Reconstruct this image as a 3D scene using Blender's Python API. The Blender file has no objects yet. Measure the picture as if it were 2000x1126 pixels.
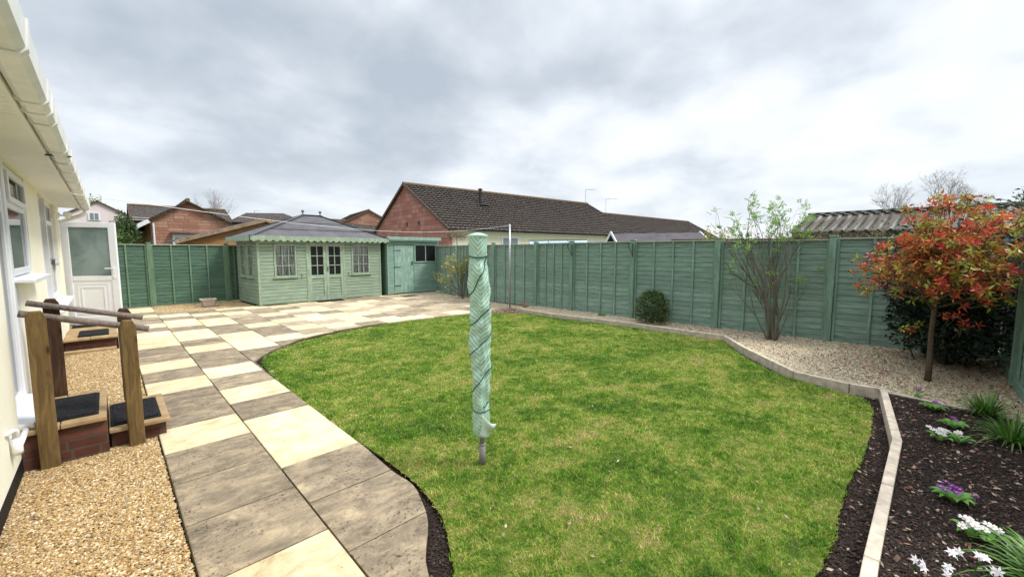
import bpy, bmesh, math, random
import numpy as np
from mathutils import Vector, Matrix, geometry
random.seed(7); rng = np.random.default_rng(11)
R = math.radians
S = bpy.context.scene
COL = S.collection
# ------------------------------------------------------------------ camera
EYE = 1.64; FPX = 799.0
PITCH = math.atan(73/799.0); YAW = R(44.63)
cam = bpy.data.cameras.new("camera"); cam.sensor_width = 36.0; cam.lens = FPX/2000*36.0
cam.clip_start = 0.05; cam.clip_end = 3000
camo = bpy.data.objects.new("camera", cam); COL.objects.link(camo)
camo.location = (0, 0, EYE)
camo.rotation_euler = (R(90)-PITCH, 0, -YAW)
S.camera = camo
# ------------------------------------------------------------------ sky + light
SUN_AZ = R(135); SUN_EL = R(52)      # direction the light comes from
W = bpy.data.worlds.new("World"); S.world = W; W.use_nodes = True
nt = W.node_tree; nt.nodes.clear(); N = nt.nodes.new; L = nt.links.new
def wm(op, a, b=None, clamp=False, c=None):
    m = N('ShaderNodeMath'); m.operation = op; m.use_clamp = clamp
    for i, v in enumerate((a, b, c)):
        if v is None: continue
        if isinstance(v, (int, float)): m.inputs[i].default_value = v
        else: L(v, m.inputs[i])
    return m.outputs[0]
out = N('ShaderNodeOutputWorld'); bg = N('ShaderNodeBackground'); bg.inputs[1].default_value = 0.1
sky = N('ShaderNodeTexSky'); sky.sky_type = 'NISHITA'; sky.sun_disc = False
sky.sun_elevation = SUN_EL; sky.sun_rotation = SUN_AZ
tc = N('ShaderNodeTexCoord'); sp = N('ShaderNodeSeparateXYZ'); L(tc.outputs['Generated'], sp.inputs[0])
zc = wm('MAXIMUM', sp.outputs[2], 0.0); den = wm('ADD', zc, 0.32)
cb = N('ShaderNodeCombineXYZ'); L(wm('DIVIDE', sp.outputs[0], den), cb.inputs[0]); L(wm('DIVIDE', sp.outputs[1], den), cb.inputs[1])
def cloud(scale, detail, rough, dist, off):
    mp = N('ShaderNodeMapping'); mp.inputs['Location'].default_value = off; L(cb.outputs[0], mp.inputs[0])
    n = N('ShaderNodeTexNoise'); n.inputs['Scale'].default_value = scale; n.inputs['Detail'].default_value = detail
    n.inputs['Roughness'].default_value = rough; n.inputs['Distortion'].default_value = dist
    L(mp.outputs[0], n.inputs['Vector']); return n.outputs[0]
n1 = cloud(1.35, 6, 0.5, 0.2, (3.1, 1.7, 0.4)); n2 = cloud(2.9, 6, 0.5, 0.2, (8.2, 5.3, 2.0))
# brighter cloud towards the sun-lit south-east side of the sky, heavier to the north-west
dot = N('ShaderNodeVectorMath'); dot.operation = 'DOT_PRODUCT'; L(tc.outputs['Generated'], dot.inputs[0])
dot.inputs[1].default_value = (0.82, -0.42, 0.35)
v = wm('ADD', wm('MULTIPLY', n1, 0.52), wm('MULTIPLY', n2, 0.50)); v = wm('ADD', v, 0.05)
v = wm('ADD', v, wm('MULTIPLY', dot.outputs['Value'], 0.042))
def mass(d, power, amt):      # a heavier (or brighter) bank of cloud round direction d
    global v
    k = N('ShaderNodeVectorMath'); k.operation = 'DOT_PRODUCT'; nm = N('ShaderNodeVectorMath'); nm.operation = 'NORMALIZE'
    L(tc.outputs['Generated'], nm.inputs[0]); L(nm.outputs[0], k.inputs[0]); k.inputs[1].default_value = Vector(d).normalized()
    v = wm('ADD', v, wm('MULTIPLY', wm('POWER', wm('MAXIMUM', k.outputs['Value'], 0.0), power), amt))
mass((0.12, 0.86, 0.26), 16, -0.030); mass((0.42, 0.86, 0.27), 30, -0.040); mass((0.62, 0.72, 0.42), 40, -0.025)
mass((0.93, 0.52, 0.10), 14, 0.028); mass((0.0, 0.9, 0.62), 20, 0.04); mass((0.75, 0.62, 0.16), 60, 0.03)
rp = N('ShaderNodeValToRGB'); e = rp.color_ramp.elements
e[0].position = 0.40; e[0].color = (0.46, 0.52, 0.59, 1)
e[1].position = 0.76; e[1].color = (0.96, 0.975, 1.0, 1)
x = e.new(0.50); x.color = (0.58, 0.635, 0.70, 1)
x = e.new(0.57); x.color = (0.70, 0.75, 0.81, 1)
x = e.new(0.64); x.color = (0.83, 0.865, 0.91, 1)
L(v, rp.inputs[0])
# overcast sky: pale band low down, luminous overhead
hor = wm('POWER', wm('SUBTRACT', 1.0, wm('MULTIPLY', zc, 2.2), True), 4.0)
mh = N('ShaderNodeMix'); mh.data_type = 'RGBA'; L(wm('MULTIPLY', hor, 0.55), mh.inputs[0]); L(rp.outputs[0], mh.inputs[6])
mh.inputs[7].default_value = (0.86, 0.90, 0.95, 1)
zen = wm('ADD', 6.9, wm('MULTIPLY', wm('SUBTRACT', zc, 0.56, True), 45.0))
vs = N('ShaderNodeVectorMath'); vs.operation = 'SCALE'; L(mh.outputs[2], vs.inputs[0]); L(zen, vs.inputs['Scale'])
ms = N('ShaderNodeMix'); ms.data_type = 'RGBA'; ms.inputs[0].default_value = 0.94
L(sky.outputs[0], ms.inputs[6]); L(vs.outputs[0], ms.inputs[7])
L(ms.outputs[2], bg.inputs[0]); L(bg.outputs[0], out.inputs[0])
sl = bpy.data.lights.new("sun", 'SUN'); sl.energy = 2.0; sl.angle = R(14); sl.color = (1, 0.96, 0.9)
so = bpy.data.objects.new("sun", sl); COL.objects.link(so)
dv = Vector((math.sin(SUN_AZ)*math.cos(SUN_EL), math.cos(SUN_AZ)*math.cos(SUN_EL), math.sin(SUN_EL)))
so.rotation_euler = dv.to_track_quat('Z', 'Y').to_euler(); so.location = (0, 0, 30)
S.view_settings.view_transform = 'Standard'; S.view_settings.look = 'None'
S.view_settings.exposure = 0.75; S.view_settings.gamma = 1.0
S.cycles.use_denoising = True; S.cycles.max_bounces = 6; S.cycles.transparent_max_bounces = 8

# ------------------------------------------------------------------ survey helper: photo pixel -> metres
Fv = np.array([math.sin(YAW)*math.cos(PITCH), math.cos(YAW)*math.cos(PITCH), -math.sin(PITCH)])
Rv = np.array([math.cos(YAW), -math.sin(YAW), 0.0]); Uv = np.cross(Rv, Fv)
def ray(x, y): return Fv + Rv*(x-1000)/FPX - Uv*(y-563)/FPX
def at(x, y, z=0.0):
    d = ray(x, y); t = (z-EYE)/d[2]; return (d[0]*t, d[1]*t)
def atY(x, y, Y):
    d = ray(x, y); t = Y/d[1]; return (d[0]*t, EYE+d[2]*t)
def atX(x, y, X):
    d = ray(x, y); t = X/d[0]; return (d[1]*t, EYE+d[2]*t)
def atW(x, y, w):
    d = ray(x, y); return Vector((d[0]*w, d[1]*w, EYE+d[2]*w))

# ------------------------------------------------------------------ materials
class NB:
    def __init__(s, name):
        s.m = bpy.data.materials.new(name); s.m.use_nodes = True; s.t = s.m.node_tree
        s.p = s.t.nodes['Principled BSDF']; s.tc = s.n('ShaderNodeTexCoord')
    def n(s, k): return s.t.nodes.new(k)
    def l(s, a, b): s.t.links.new(a, b)
    def math(s, op, a, b=None, c=None, clamp=False):
        m = s.n('ShaderNodeMath'); m.operation = op; m.use_clamp = clamp
        for i, v in enumerate((a, b, c)):
            if v is None: continue
            if isinstance(v, (int, float)): m.inputs[i].default_value = v
            else: s.l(v, m.inputs[i])
        return m.outputs[0]
    def noise(s, scale, detail=4, rough=0.55, dist=0, stretch=(1, 1, 1), vec=None, off=(0, 0, 0)):
        mp = s.n('ShaderNodeMapping'); mp.inputs['Scale'].default_value = stretch; mp.inputs['Location'].default_value = off
        s.l(vec or s.tc.outputs['Object'], mp.inputs[0])
        k = s.n('ShaderNodeTexNoise'); k.inputs['Scale'].default_value = scale; k.inputs['Detail'].default_value = detail
        k.inputs['Roughness'].default_value = rough; k.inputs['Distortion'].default_value = dist
        s.l(mp.outputs[0], k.inputs['Vector']); return k.outputs[0]
    def vor(s, scale, feature='F1', stretch=(1, 1, 1)):
        mp = s.n('ShaderNodeMapping'); mp.inputs['Scale'].default_value = stretch; s.l(s.tc.outputs['Object'], mp.inputs[0])
        k = s.n('ShaderNodeTexVoronoi'); k.inputs['Scale'].default_value = scale; k.feature = feature
        s.l(mp.outputs[0], k.inputs['Vector']); return k
    def ramp(s, fac, stops):
        r = s.n('ShaderNodeValToRGB'); e = r.color_ramp.elements
        e[0].position, e[0].color = stops[0][0], (*stops[0][1], 1)
        e[1].position, e[1].color = stops[-1][0], (*stops[-1][1], 1)
        for p, c in stops[1:-1]:
            q = e.new(p); q.color = (*c, 1)
        s.l(fac, r.inputs[0]); return r.outputs[0]
    def mix(s, f, a, b, mode='MIX'):
        m = s.n('ShaderNodeMix'); m.data_type = 'RGBA'; m.blend_type = mode
        for i, v in ((0, f), (6, a), (7, b)):
            if isinstance(v, (int, float)): m.inputs[i].default_value = v
            elif isinstance(v, tuple): m.inputs[i].default_value = (*v, 1)
            else: s.l(v, m.inputs[i])
        return m.outputs[2]
    def island(s):
        g = s.n('ShaderNodeNewGeometry'); return g.outputs['Random Per Island']
    def bump(s, h, st=0.3, dist=0.01):
        b = s.n('ShaderNodeBump'); b.inputs['Strength'].default_value = st; b.inputs['Distance'].default_value = dist
        s.l(h, b.inputs['Height']); s.l(b.outputs[0], s.p.inputs['Normal'])
    def fin(s, col, rough=0.7, spec=0.3, metal=0.0):
        if isinstance(col, tuple): s.p.inputs['Base Color'].default_value = (*col, 1)
        else: s.l(col, s.p.inputs['Base Color'])
        s.p.inputs['Roughness'].default_value = rough; s.p.inputs['Specular IOR Level'].default_value = spec
        s.p.inputs['Metallic'].default_value = metal; return s.m
def sc(c, k): return tuple(min(1, v*k) for v in c)
def plain(name, c, rough=0.6, var=0.15, scale=6, spec=0.3, bump=0.0, metal=0.0, stretch=(1, 1, 1), bscale=60):
    b = NB(name); n = b.noise(scale, 5, 0.6, 0.2, stretch)
    col = b.ramp(n, [(0.3, sc(c, 1-var)), (0.7, sc(c, 1+var))])
    if bump: b.bump(b.noise(bscale, 4, 0.6, 0, stretch), bump, 0.004)
    return b.fin(col, rough, spec, metal)
def leafmat(name, cols, rough=0.45, trans=0.25):
    b = NB(name); n = len(cols)
    c = b.ramp(b.island(), [(i/max(1, n-1), q) for i, q in enumerate(cols)])
    b.fin(c, rough, 0.35)
    tr = b.n('ShaderNodeBsdfTranslucent'); b.l(c, tr.inputs[0])
    mx = b.n('ShaderNodeMixShader'); mx.inputs[0].default_value = trans
    o = [q for q in b.t.nodes if q.type == 'OUTPUT_MATERIAL'][0]
    b.l(b.p.outputs[0], mx.inputs[1]); b.l(tr.outputs[0], mx.inputs[2]); b.l(mx.outputs[0], o.inputs[0]); return b.m
def wood_paint(name, c, dark=0.55, streak=(1.2, 1.2, 22), rough=0.75, isl=0.14):
    b = NB(name)
    n = b.noise(2.2, 7, 0.68, 0.08, streak); g = b.noise(7, 5, 0.7, 0.05, (streak[0]*.6, streak[1]*.6, streak[2]*.9), off=(3, 1, 2))
    col = b.ramp(n, [(0.34, sc(c, dark)), (0.44, sc(c, 0.82)), (0.56, c), (0.68, sc(c, 1.25))])
    col = b.mix(b.ramp(g, [(0.34, (1, 1, 1)), (0.43, (0, 0, 0))]), col, sc(c, dark*0.8))
    i = b.math('ADD', b.math('MULTIPLY', b.island(), isl*2), 1-isl)
    col = b.mix(1.0, col, b.n('ShaderNodeRGB').outputs[0], 'MULTIPLY') if False else col
    hv = b.n('ShaderNodeHueSaturation'); b.l(col, hv.inputs['Color']); b.l(i, hv.inputs['Value'])
    b.bump(n, 0.35, 0.006)
    return b.fin(hv.outputs[0], rough, 0.25)
M = {}
M['fence'] = wood_paint('fence_green_stain', (0.225, 0.325, 0.26), 0.5)
M['fence_post'] = wood_paint('post_green_stain', (0.215, 0.33, 0.25), 0.7, (8, 8, .8))
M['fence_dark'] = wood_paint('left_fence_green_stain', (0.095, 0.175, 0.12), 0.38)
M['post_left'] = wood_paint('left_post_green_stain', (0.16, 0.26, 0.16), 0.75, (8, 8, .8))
M['cap'] = plain('cap_rail', (0.42, 0.44, 0.36), 0.8)
M['sum'] = wood_paint('summerhouse_sage_paint', (0.29, 0.375, 0.275), 0.85, (1, 1, 12), 0.6, 0.05)
M['sumtrim'] = wood_paint('summerhouse_trim_paint', (0.31, 0.40, 0.295), 0.88, (5, 5, 2), 0.55, 0.03)
M['shed'] = wood_paint('shed_green_paint', (0.255, 0.395, 0.32), 0.85, (1, 1, 12), 0.65, 0.05)
M['shedtrim'] = wood_paint('shed_trim_paint', (0.285, 0.43, 0.355), 0.88, (5, 5, 2), 0.6, 0.03)
M['felt'] = plain('roof_felt', (0.105, 0.103, 0.110), 0.85, 0.22, 2.5, 0.25, 0.5, bscale=140)
M['felt2'] = plain('neighbour_roof_felt', (0.085, 0.075, 0.083), 0.85, 0.25, 3, 0.2, 0.4)
M['dark'] = plain('dark_opening', (0.012, 0.012, 0.014), 0.35, 0.2)
M['black'] = plain('black_plastic', (0.010, 0.010, 0.011), 0.7, 0.3, spec=0.2)
M['iron'] = plain('black_iron', (0.02, 0.02, 0.022), 0.45, 0.2, spec=0.5)
M['steel'] = plain('galvanised_steel', (0.42, 0.43, 0.44), 0.4, 0.15, 9, 0.5, metal=0.6)
M['white'] = plain('white_upvc', (0.78, 0.79, 0.82), 0.32, 0.03, 3, 0.5)
M['gutter'] = plain('white_gutter_weathered', (0.78, 0.78, 0.75), 0.45, 0.10, 5, 0.4)
M['soffit'] = plain('soffit_boards', (0.82, 0.82, 0.77), 0.5, 0.04, 3, 0.4)
M['render'] = plain('cream_render', (0.86, 0.83, 0.68), 0.85, 0.04, 2.5, 0.2, 0.35, bscale=45)
M['render2'] = plain('neighbour_cream_render', (0.78, 0.74, 0.58), 0.85, 0.05, 2)
M['pink'] = plain('pale_pink_render', (0.70, 0.60, 0.60), 0.85, 0.05, 1)
M['curtain'] = None
M['rope'] = plain('green_cord', (0.035, 0.10, 0.10), 0.7, 0.3)
M['line'] = plain('washing_line', (0.7, 0.7, 0.7), 0.6, 0.05)
M['terracotta'] = plain('pale_stone_planter', (0.62, 0.52, 0.47), 0.8, 0.1, 12, bump=0.3)
M['soil'] = plain('soil', (0.024, 0.016, 0.012), 0.95, 0.45, 14, 0.1, 1.0, bscale=38)
M['yellowbrick'] = plain('yellow_boards', (0.30, 0.23, 0.07), 0.8)
M['greypanel'] = plain('grey_panel', (0.16, 0.15, 0.17), 0.7)
M['bargeboard'] = plain('white_bargeboard', (0.75, 0.75, 0.76), 0.6, 0.04)
M['brownboard'] = plain('brown_bargeboard', (0.12, 0.07, 0.05), 0.7)
M['cedar'] = wood_paint('cedar_cladding', (0.42, 0.21, 0.08), 0.5, (1, 1, 14), 0.7)
M['cedarfascia'] = wood_paint('weathered_timber_fascia', (0.33, 0.23, 0.14), 0.55, (2, 2, 2), 0.7)
M['deadwood'] = plain('grey_wood_boards', (0.10, 0.08, 0.07), 0.9, 0.3, 8, stretch=(10, 10, 1))
def curt():
    b = NB('net_curtain'); n = b.noise(9, 3, 0.5, 0.4, (6, 1, .25))
    return b.fin(b.ramp(n, [(0.35, (0.16, 0.17, 0.18)), (0.5, (0.42, 0.43, 0.45)), (0.62, (0.68, 0.70, 0.73))]), 0.8)
M['curtain'] = curt()
def glassm(name, col, rough=0.06, bump=0.0, bs=80, metal=0):
    b = NB(name); b.fin(col, rough, 0.8, metal)
    if bump: b.bump(b.noise(bs, 3, 0.5), bump, 0.004)
    return b.m
M['glass'] = glassm('window_glass', (0.03, 0.04, 0.04), 0.05)
def frost():
    b = NB('obscured_glass'); n = b.noise(1.6, 3, 0.5, 0.4)
    b.bump(b.noise(45, 3, 0.6), 0.9, 0.006); return b.fin(b.ramp(n, [(0.38, (0.07, 0.115, 0.11)), (0.62, (0.22, 0.29, 0.29))]), 0.22, 0.8)
M['frost'] = frost()
M['winglass'] = glassm('far_window_glass', (0.16, 0.20, 0.22), 0.1)
M['greenhouse'] = glassm('greenhouse_glass', (0.45, 0.58, 0.60), 0.12)
def timber(name, a, b_):
    b = NB(name); n = b.noise(5, 6, 0.65, 1.2, (6, 6, 0.7)); k = b.vor(3.2, stretch=(2.2, 2.2, 0.8))
    c = b.ramp(n, [(0.32, a), (0.66, b_)])
    c = b.mix(b.ramp(k.outputs['Distance'], [(0.05, (1, 1, 1)), (0.12, (0, 0, 0))]), c, sc(a, 0.4))
    b.bump(n, 0.3, 0.004); return b.fin(c, 0.8, 0.2)
M['post'] = timber('treated_timber', (0.085, 0.052, 0.02), (0.185, 0.12, 0.048))
M['postdark'] = timber('dark_treated_timber', (0.035, 0.018, 0.010), (0.095, 0.048, 0.024))
M['rail'] = timber('weathered_round_rail', (0.13, 0.10, 0.09), (0.26, 0.21, 0.185))
M['bark'] = plain('brown_bark', (0.11, 0.08, 0.055), 0.9, 0.35, 30, 0.15, 0.6)
M['barkgrey'] = plain('grey_bark', (0.14, 0.13, 0.10), 0.9, 0.3, 30, 0.15, 0.6)
M['twigfar'] = plain('far_bare_twigs', (0.27, 0.24, 0.23), 0.9, 0.2)  # distance haze painted in as a lighter twig colour
def brickmat(name, c1, c2, mortar, bw, rh, msize=0.012, rough=0.9, var=0.5):
    b = NB(name); s = b.n('ShaderNodeSeparateXYZ'); b.l(b.tc.outputs['Object'], s.inputs[0])
    c = b.n('ShaderNodeCombineXYZ'); b.l(b.math('ADD', s.outputs[0], s.outputs[1]), c.inputs[0]); b.l(s.outputs[2], c.inputs[1])
    k = b.n('ShaderNodeTexBrick'); b.l(c.outputs[0], k.inputs['Vector'])
    k.inputs['Color1'].default_value = (*c1, 1); k.inputs['Color2'].default_value = (*c2, 1); k.inputs['Mortar'].default_value = (*mortar, 1)
    k.inputs['Scale'].default_value = 1.0; k.inputs['Brick Width'].default_value = bw; k.inputs['Row Height'].default_value = rh
    k.inputs['Mortar Size'].default_value = msize; k.inputs['Bias'].default_value = 0.0
    k.squash = 0.7; k.squash_frequency = 3; k.offset = 0.42
    n = b.noise(9, 5, 0.6); hv = b.n('ShaderNodeHueSaturation'); b.l(k.outputs['Color'], hv.inputs['Color'])
    b.l(b.math('ADD', b.math('MULTIPLY', n, var*2), 1-var), hv.inputs['Value'])
    b.bump(b.math('SUBTRACT', n, k.outputs['Fac']), 0.5, 0.01); return b.fin(hv.outputs[0], rough, 0.2)
M['redstone'] = brickmat('pink_red_block_wall', (0.34, 0.13, 0.10), (0.46, 0.24, 0.19), (0.24, 0.12, 0.10), 0.66, 0.26, 0.016, var=.35)
M['brownstone'] = brickmat('brown_block_wall', (0.30, 0.135, 0.085), (0.43, 0.26, 0.19), (0.20, 0.12, 0.09), 0.85, 0.22, 0.015)
M['redbrick'] = brickmat('red_brick', (0.085, 0.030, 0.020), (0.15, 0.06, 0.04), (0.08, 0.06, 0.045), 0.225, 0.075, 0.009, 0.85, 0.35)
def tilemat(name, c, lichen=(0.42, 0.40, 0.33), amt=0.655):
    b = NB(name); n = b.noise(14, 6, 0.7); m = b.noise(1.2, 4, 0.6); f = b.noise(26, 4, 0.75, off=(5, 2, 1))
    col = b.ramp(n, [(0.3, sc(c, 0.5)), (0.7, sc(c, 1.35))])
    i = b.math('ADD', b.math('MULTIPLY', m, 0.7), 0.65); hv = b.n('ShaderNodeHueSaturation'); b.l(col, hv.inputs['Color']); b.l(i, hv.inputs['Value'])
    col = b.mix(b.ramp(f, [(amt-0.03, (0, 0, 0)), (amt, (1, 1, 1))]), hv.outputs[0], lichen)
    return b.fin(col, 0.9, 0.2)
M['tile'] = tilemat('brown_roof_tile', (0.042, 0.031, 0.027), amt=0.62)
M['ridge'] = tilemat('mossy_ridge_tile', (0.16, 0.105, 0.055), (0.35, 0.26, 0.14), 0.6)
def corr():      # cement sheet, corrugation shade painted into the valley colour, random moss spots
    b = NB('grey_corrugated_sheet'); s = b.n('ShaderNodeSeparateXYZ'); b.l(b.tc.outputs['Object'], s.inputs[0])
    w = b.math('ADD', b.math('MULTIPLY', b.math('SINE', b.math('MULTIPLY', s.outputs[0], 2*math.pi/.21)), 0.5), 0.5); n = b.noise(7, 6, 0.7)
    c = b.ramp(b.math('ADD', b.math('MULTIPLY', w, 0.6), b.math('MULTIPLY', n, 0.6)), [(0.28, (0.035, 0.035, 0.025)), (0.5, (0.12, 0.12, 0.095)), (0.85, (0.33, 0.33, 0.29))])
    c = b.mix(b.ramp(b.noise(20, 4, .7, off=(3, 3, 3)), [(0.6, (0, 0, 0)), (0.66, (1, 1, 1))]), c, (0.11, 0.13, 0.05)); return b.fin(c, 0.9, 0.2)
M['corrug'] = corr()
# paving
def slabmat(name, stops, spots, tint):
    b = NB(name); n = b.noise(3.2, 7, 0.62, 1.6, (1.0, 1.7, 1)); i = b.island()
    # shift the pattern slab by slab so no two stones match
    add = b.n('ShaderNodeVectorMath'); add.operation = 'ADD'; cbx = b.n('ShaderNodeCombineXYZ')
    b.l(b.math('MULTIPLY', i, 57.0), cbx.inputs[0]); b.l(b.math('MULTIPLY', i, 31.0), cbx.inputs[2])
    b.l(b.tc.outputs['Object'], add.inputs[0]); b.l(cbx.outputs[0], add.inputs[1])
    n = b.noise(4.2, 9, 0.72, 0.45, (1, 1.6, 1), vec=add.outputs[0])
    vein = b.noise(2.1, 3, 0.5, 2.2, (1, 2.2, 1), vec=add.outputs[0], off=(9, 4, 2))
    c = b.ramp(n, stops)
    vv = b.math('ABSOLUTE', b.math('SUBTRACT', vein, 0.5))
    c = b.mix(b.ramp(vv, [(0.0, (0.5, 0.5, 0.5)), (0.007, (0, 0, 0))]), c, tint)
    f = b.noise(36, 5, 0.72, 0.1)
    pm = b.noise(2.3, 3, 0.6, 0.5, vec=add.outputs[0], off=(1, 8, 3))
    spot = b.math('MULTIPLY', b.ramp(f, [(0.56, (0, 0, 0)), (0.63, (1, 1, 1))]), b.ramp(pm, [(0.40, (0, 0, 0)), (0.60, (1, 1, 1))]))
    c = b.mix(b.math('MULTIPLY', spot, spots), c, sc(tint, 0.45))
    hv = b.n('ShaderNodeHueSaturation'); b.l(c, hv.inputs['Color']); b.l(b.math('ADD', b.math('MULTIPLY', i, 0.26), 0.87), hv.inputs['Value'])
    b.bump(b.math('SUBTRACT', b.math('ADD', n, b.math('MULTIPLY', f, 0.5)), b.math('MULTIPLY', spot, 0.6)), 0.25+spots*.45, 0.015)
    return b.fin(hv.outputs[0], 0.75, 0.25)
M['cream'] = slabmat('cream_sandstone_slab', [(0.3, (0.40, 0.29, 0.15)), (0.44, (0.58, 0.47, 0.28)), (0.62, (0.71, 0.62, 0.42))], 0.10, (0.55, 0.42, 0.22))
M['greyslab'] = slabmat('grey_sandstone_slab', [(0.32, (0.11, 0.085, 0.058)), (0.45, (0.215, 0.17, 0.115)), (0.55, (0.30, 0.235, 0.155)), (0.66, (0.43, 0.335, 0.21))], 0.9, (0.13, 0.105, 0.08))
M['tanslab'] = slabmat('tan_sandstone_slab', [(0.3, (0.24, 0.18, 0.12)), (0.5, (0.38, 0.30, 0.20)), (0.70, (0.50, 0.41, 0.29))], 0.6, (0.2, 0.15, 0.10))
M['joint'] = plain('dark_joint', (0.10, 0.08, 0.055), 0.95, 0.3, 20)
M['kerb'] = plain('pale_concrete_edging', (0.50, 0.42, 0.33), 0.85, 0.30, 11, 0.2, 0.4)
M['coping'] = plain('tan_step_slab', (0.34, 0.235, 0.125), 0.8, 0.3, 7, 0.2, 0.4)
def gravelbed(name, a, b_, c_):
    b = NB(name); k = b.vor(75); k2 = b.vor(75, 'DISTANCE_TO_EDGE')
    s = b.n('ShaderNodeSeparateColor'); b.l(k.outputs['Color'], s.inputs[0])
    c = b.ramp(s.outputs[0], [(0, a), (0.5, b_), (1, c_)])
    c = b.mix(b.ramp(k2.outputs['Distance'], [(0.0, (0.75, 0.75, 0.75)), (0.16, (0, 0, 0))]), c, sc(a, 0.25))
    b.bump(k2.outputs['Distance'], 0.9, 0.012); return b.fin(c, 0.85, 0.2)
M['gravbase'] = gravelbed('golden_gravel_bed', (0.30, 0.18, 0.07), (0.50, 0.34, 0.15), (0.66, 0.52, 0.30))
M['gravbase2'] = gravelbed('buff_gravel_bed', (0.28, 0.22, 0.15), (0.45, 0.37, 0.27), (0.60, 0.53, 0.42))
M['pebble'] = leafmat('golden_pebbles', [(0.20, 0.10, 0.03), (0.46, 0.30, 0.12), (0.29, 0.17, 0.065), (0.58, 0.43, 0.21), (0.38, 0.24, 0.10), (0.74, 0.63, 0.42), (0.22, 0.16, 0.11), (0.44, 0.27, 0.10)], 0.7, 0.0)
M['pebble2'] = leafmat('buff_pebbles', [(0.20, 0.145, 0.08), (0.55, 0.455, 0.30), (0.36, 0.28, 0.175), (0.70, 0.62, 0.46), (0.46, 0.37, 0.24), (0.26, 0.17, 0.10)], 0.75, 0.0)
M['chips'] = leafmat('bark_chips', [(0.012, 0.007, 0.005), (0.026, 0.015, 0.010), (0.018, 0.011, 0.008), (0.045, 0.027, 0.018), (0.020, 0.012, 0.008), (0.025, 0.016, 0.012), (0.035, 0.02, 0.014), (0.10, 0.065, 0.05)], 0.85, 0.0)
M['litter'] = leafmat('dead_leaves', [(0.20, 0.11, 0.075), (0.34, 0.22, 0.15), (0.12, 0.06, 0.042), (0.46, 0.34, 0.24), (0.10, 0.06, 0.045), (0.24, 0.07, 0.045), (0.16, 0.09, 0.065), (0.55, 0.44, 0.33)], 0.7, 0.1)
M['litterred'] = leafmat('fallen_red_leaves', [(0.42, 0.07, 0.05), (0.30, 0.10, 0.06), (0.46, 0.22, 0.08), (0.22, 0.08, 0.06)], 0.6, 0.1)
def grassm(name, ground=False):
    b = NB(name)
    big = b.noise(1.1, 5, 0.6, 0.6, (1, 1, 0)); mid = b.noise(4.8, 5, 0.65, 0.4, (1, 1, 0), off=(3, 8, 0)); fine = b.noise(14, 3, 0.6, 0, (1, 1, 0)); tiny = b.noise(48, 2, 0.6, 0, (1, 1, 0), off=(4, 4, 0))
    v = b.math('ADD', b.math('ADD', b.math('MULTIPLY', big, 0.34), b.math('MULTIPLY', mid, 0.36)), b.math('ADD', b.math('MULTIPLY', fine, 0.26), b.math('MULTIPLY', tiny, 0.22)))
    c = b.ramp(v, [(0.455, (0.030, 0.115, 0.006)), (0.54, (0.10, 0.235, 0.015)), (0.595, (0.225, 0.345, 0.040)), (0.65, (0.40, 0.43, 0.10)), (0.70, (0.50, 0.42, 0.18)), (0.76, (0.36, 0.27, 0.13))])
    if ground:
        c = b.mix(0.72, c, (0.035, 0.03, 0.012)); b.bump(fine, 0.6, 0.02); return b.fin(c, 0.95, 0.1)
    i = b.island(); straw = b.ramp(b.math('ADD', i, b.math('MULTIPLY', v, 0.95)), [(1.28/1.5*1.0, (0, 0, 0)), (1.36/1.5*1.0+0.02, (1, 1, 1))])
    hv = b.n('ShaderNodeHueSaturation'); b.l(c, hv.inputs['Color']); b.l(b.math('ADD', b.math('MULTIPLY', i, 1.25), 0.58), hv.inputs['Value'])
    c2 = b.mix(b.ramp(i, [(0.86, (0, 0, 0)), (0.9, (1, 1, 1))]), hv.outputs[0], (0.42, 0.36, 0.15))
    b.fin(c2, 0.6, 0.2)
    tr = b.n('ShaderNodeBsdfTranslucent'); b.l(c2, tr.inputs[0]); mx = b.n('ShaderNodeMixShader'); mx.inputs[0].default_value = 0.3
    o = [q for q in b.t.nodes if q.type == 'OUTPUT_MATERIAL'][0]
    b.l(b.p.outputs[0], mx.inputs[1]); b.l(tr.outputs[0], mx.inputs[2]); b.l(mx.outputs[0], o.inputs[0]); return b.m
M['grass'] = grassm('mown_grass'); M['turf'] = grassm('turf_base', True)
M['field'] = plain('distant_ground', (0.10, 0.12, 0.05), 0.95, 0.3, 0.2)
M['red'] = leafmat('photinia_red_leaves', [(0.55, 0.04, 0.04), (0.70, 0.08, 0.07), (0.72, 0.14, 0.06), (0.45, 0.03, 0.04)], 0.4, 0.3)
M['orange'] = leafmat('photinia_bronze_leaves', [(0.55, 0.14, 0.03), (0.46, 0.20, 0.04), (0.45, 0.08, 0.03), (0.55, 0.28, 0.05), (0.28, 0.08, 0.03)], 0.45, 0.3)
M['olive'] = leafmat('photinia_green_leaves', [(0.24, 0.25, 0.03), (0.42, 0.42, 0.05), (0.10, 0.15, 0.03), (0.54, 0.47, 0.07), (0.07, 0.11, 0.025)], 0.4, 0.3)
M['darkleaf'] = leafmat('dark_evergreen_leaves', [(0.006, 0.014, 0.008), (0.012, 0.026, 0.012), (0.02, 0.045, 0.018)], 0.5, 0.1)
M['laurel'] = leafmat('grey_green_leaves', [(0.03, 0.06, 0.03), (0.07, 0.11, 0.06), (0.12, 0.17, 0.10)], 0.4, 0.2)
M['rowan'] = leafmat('fresh_green_leaves', [(0.20, 0.36, 0.06), (0.32, 0.46, 0.14), (0.14, 0.26, 0.07), (0.30, 0.55, 0.05)], 0.5, 0.4)
M['conifer'] = leafmat('conifer_needles', [(0.018, 0.045, 0.012), (0.045, 0.085, 0.018), (0.09, 0.14, 0.03), (0.03, 0.06, 0.014)], 0.6, 0.1)
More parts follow.
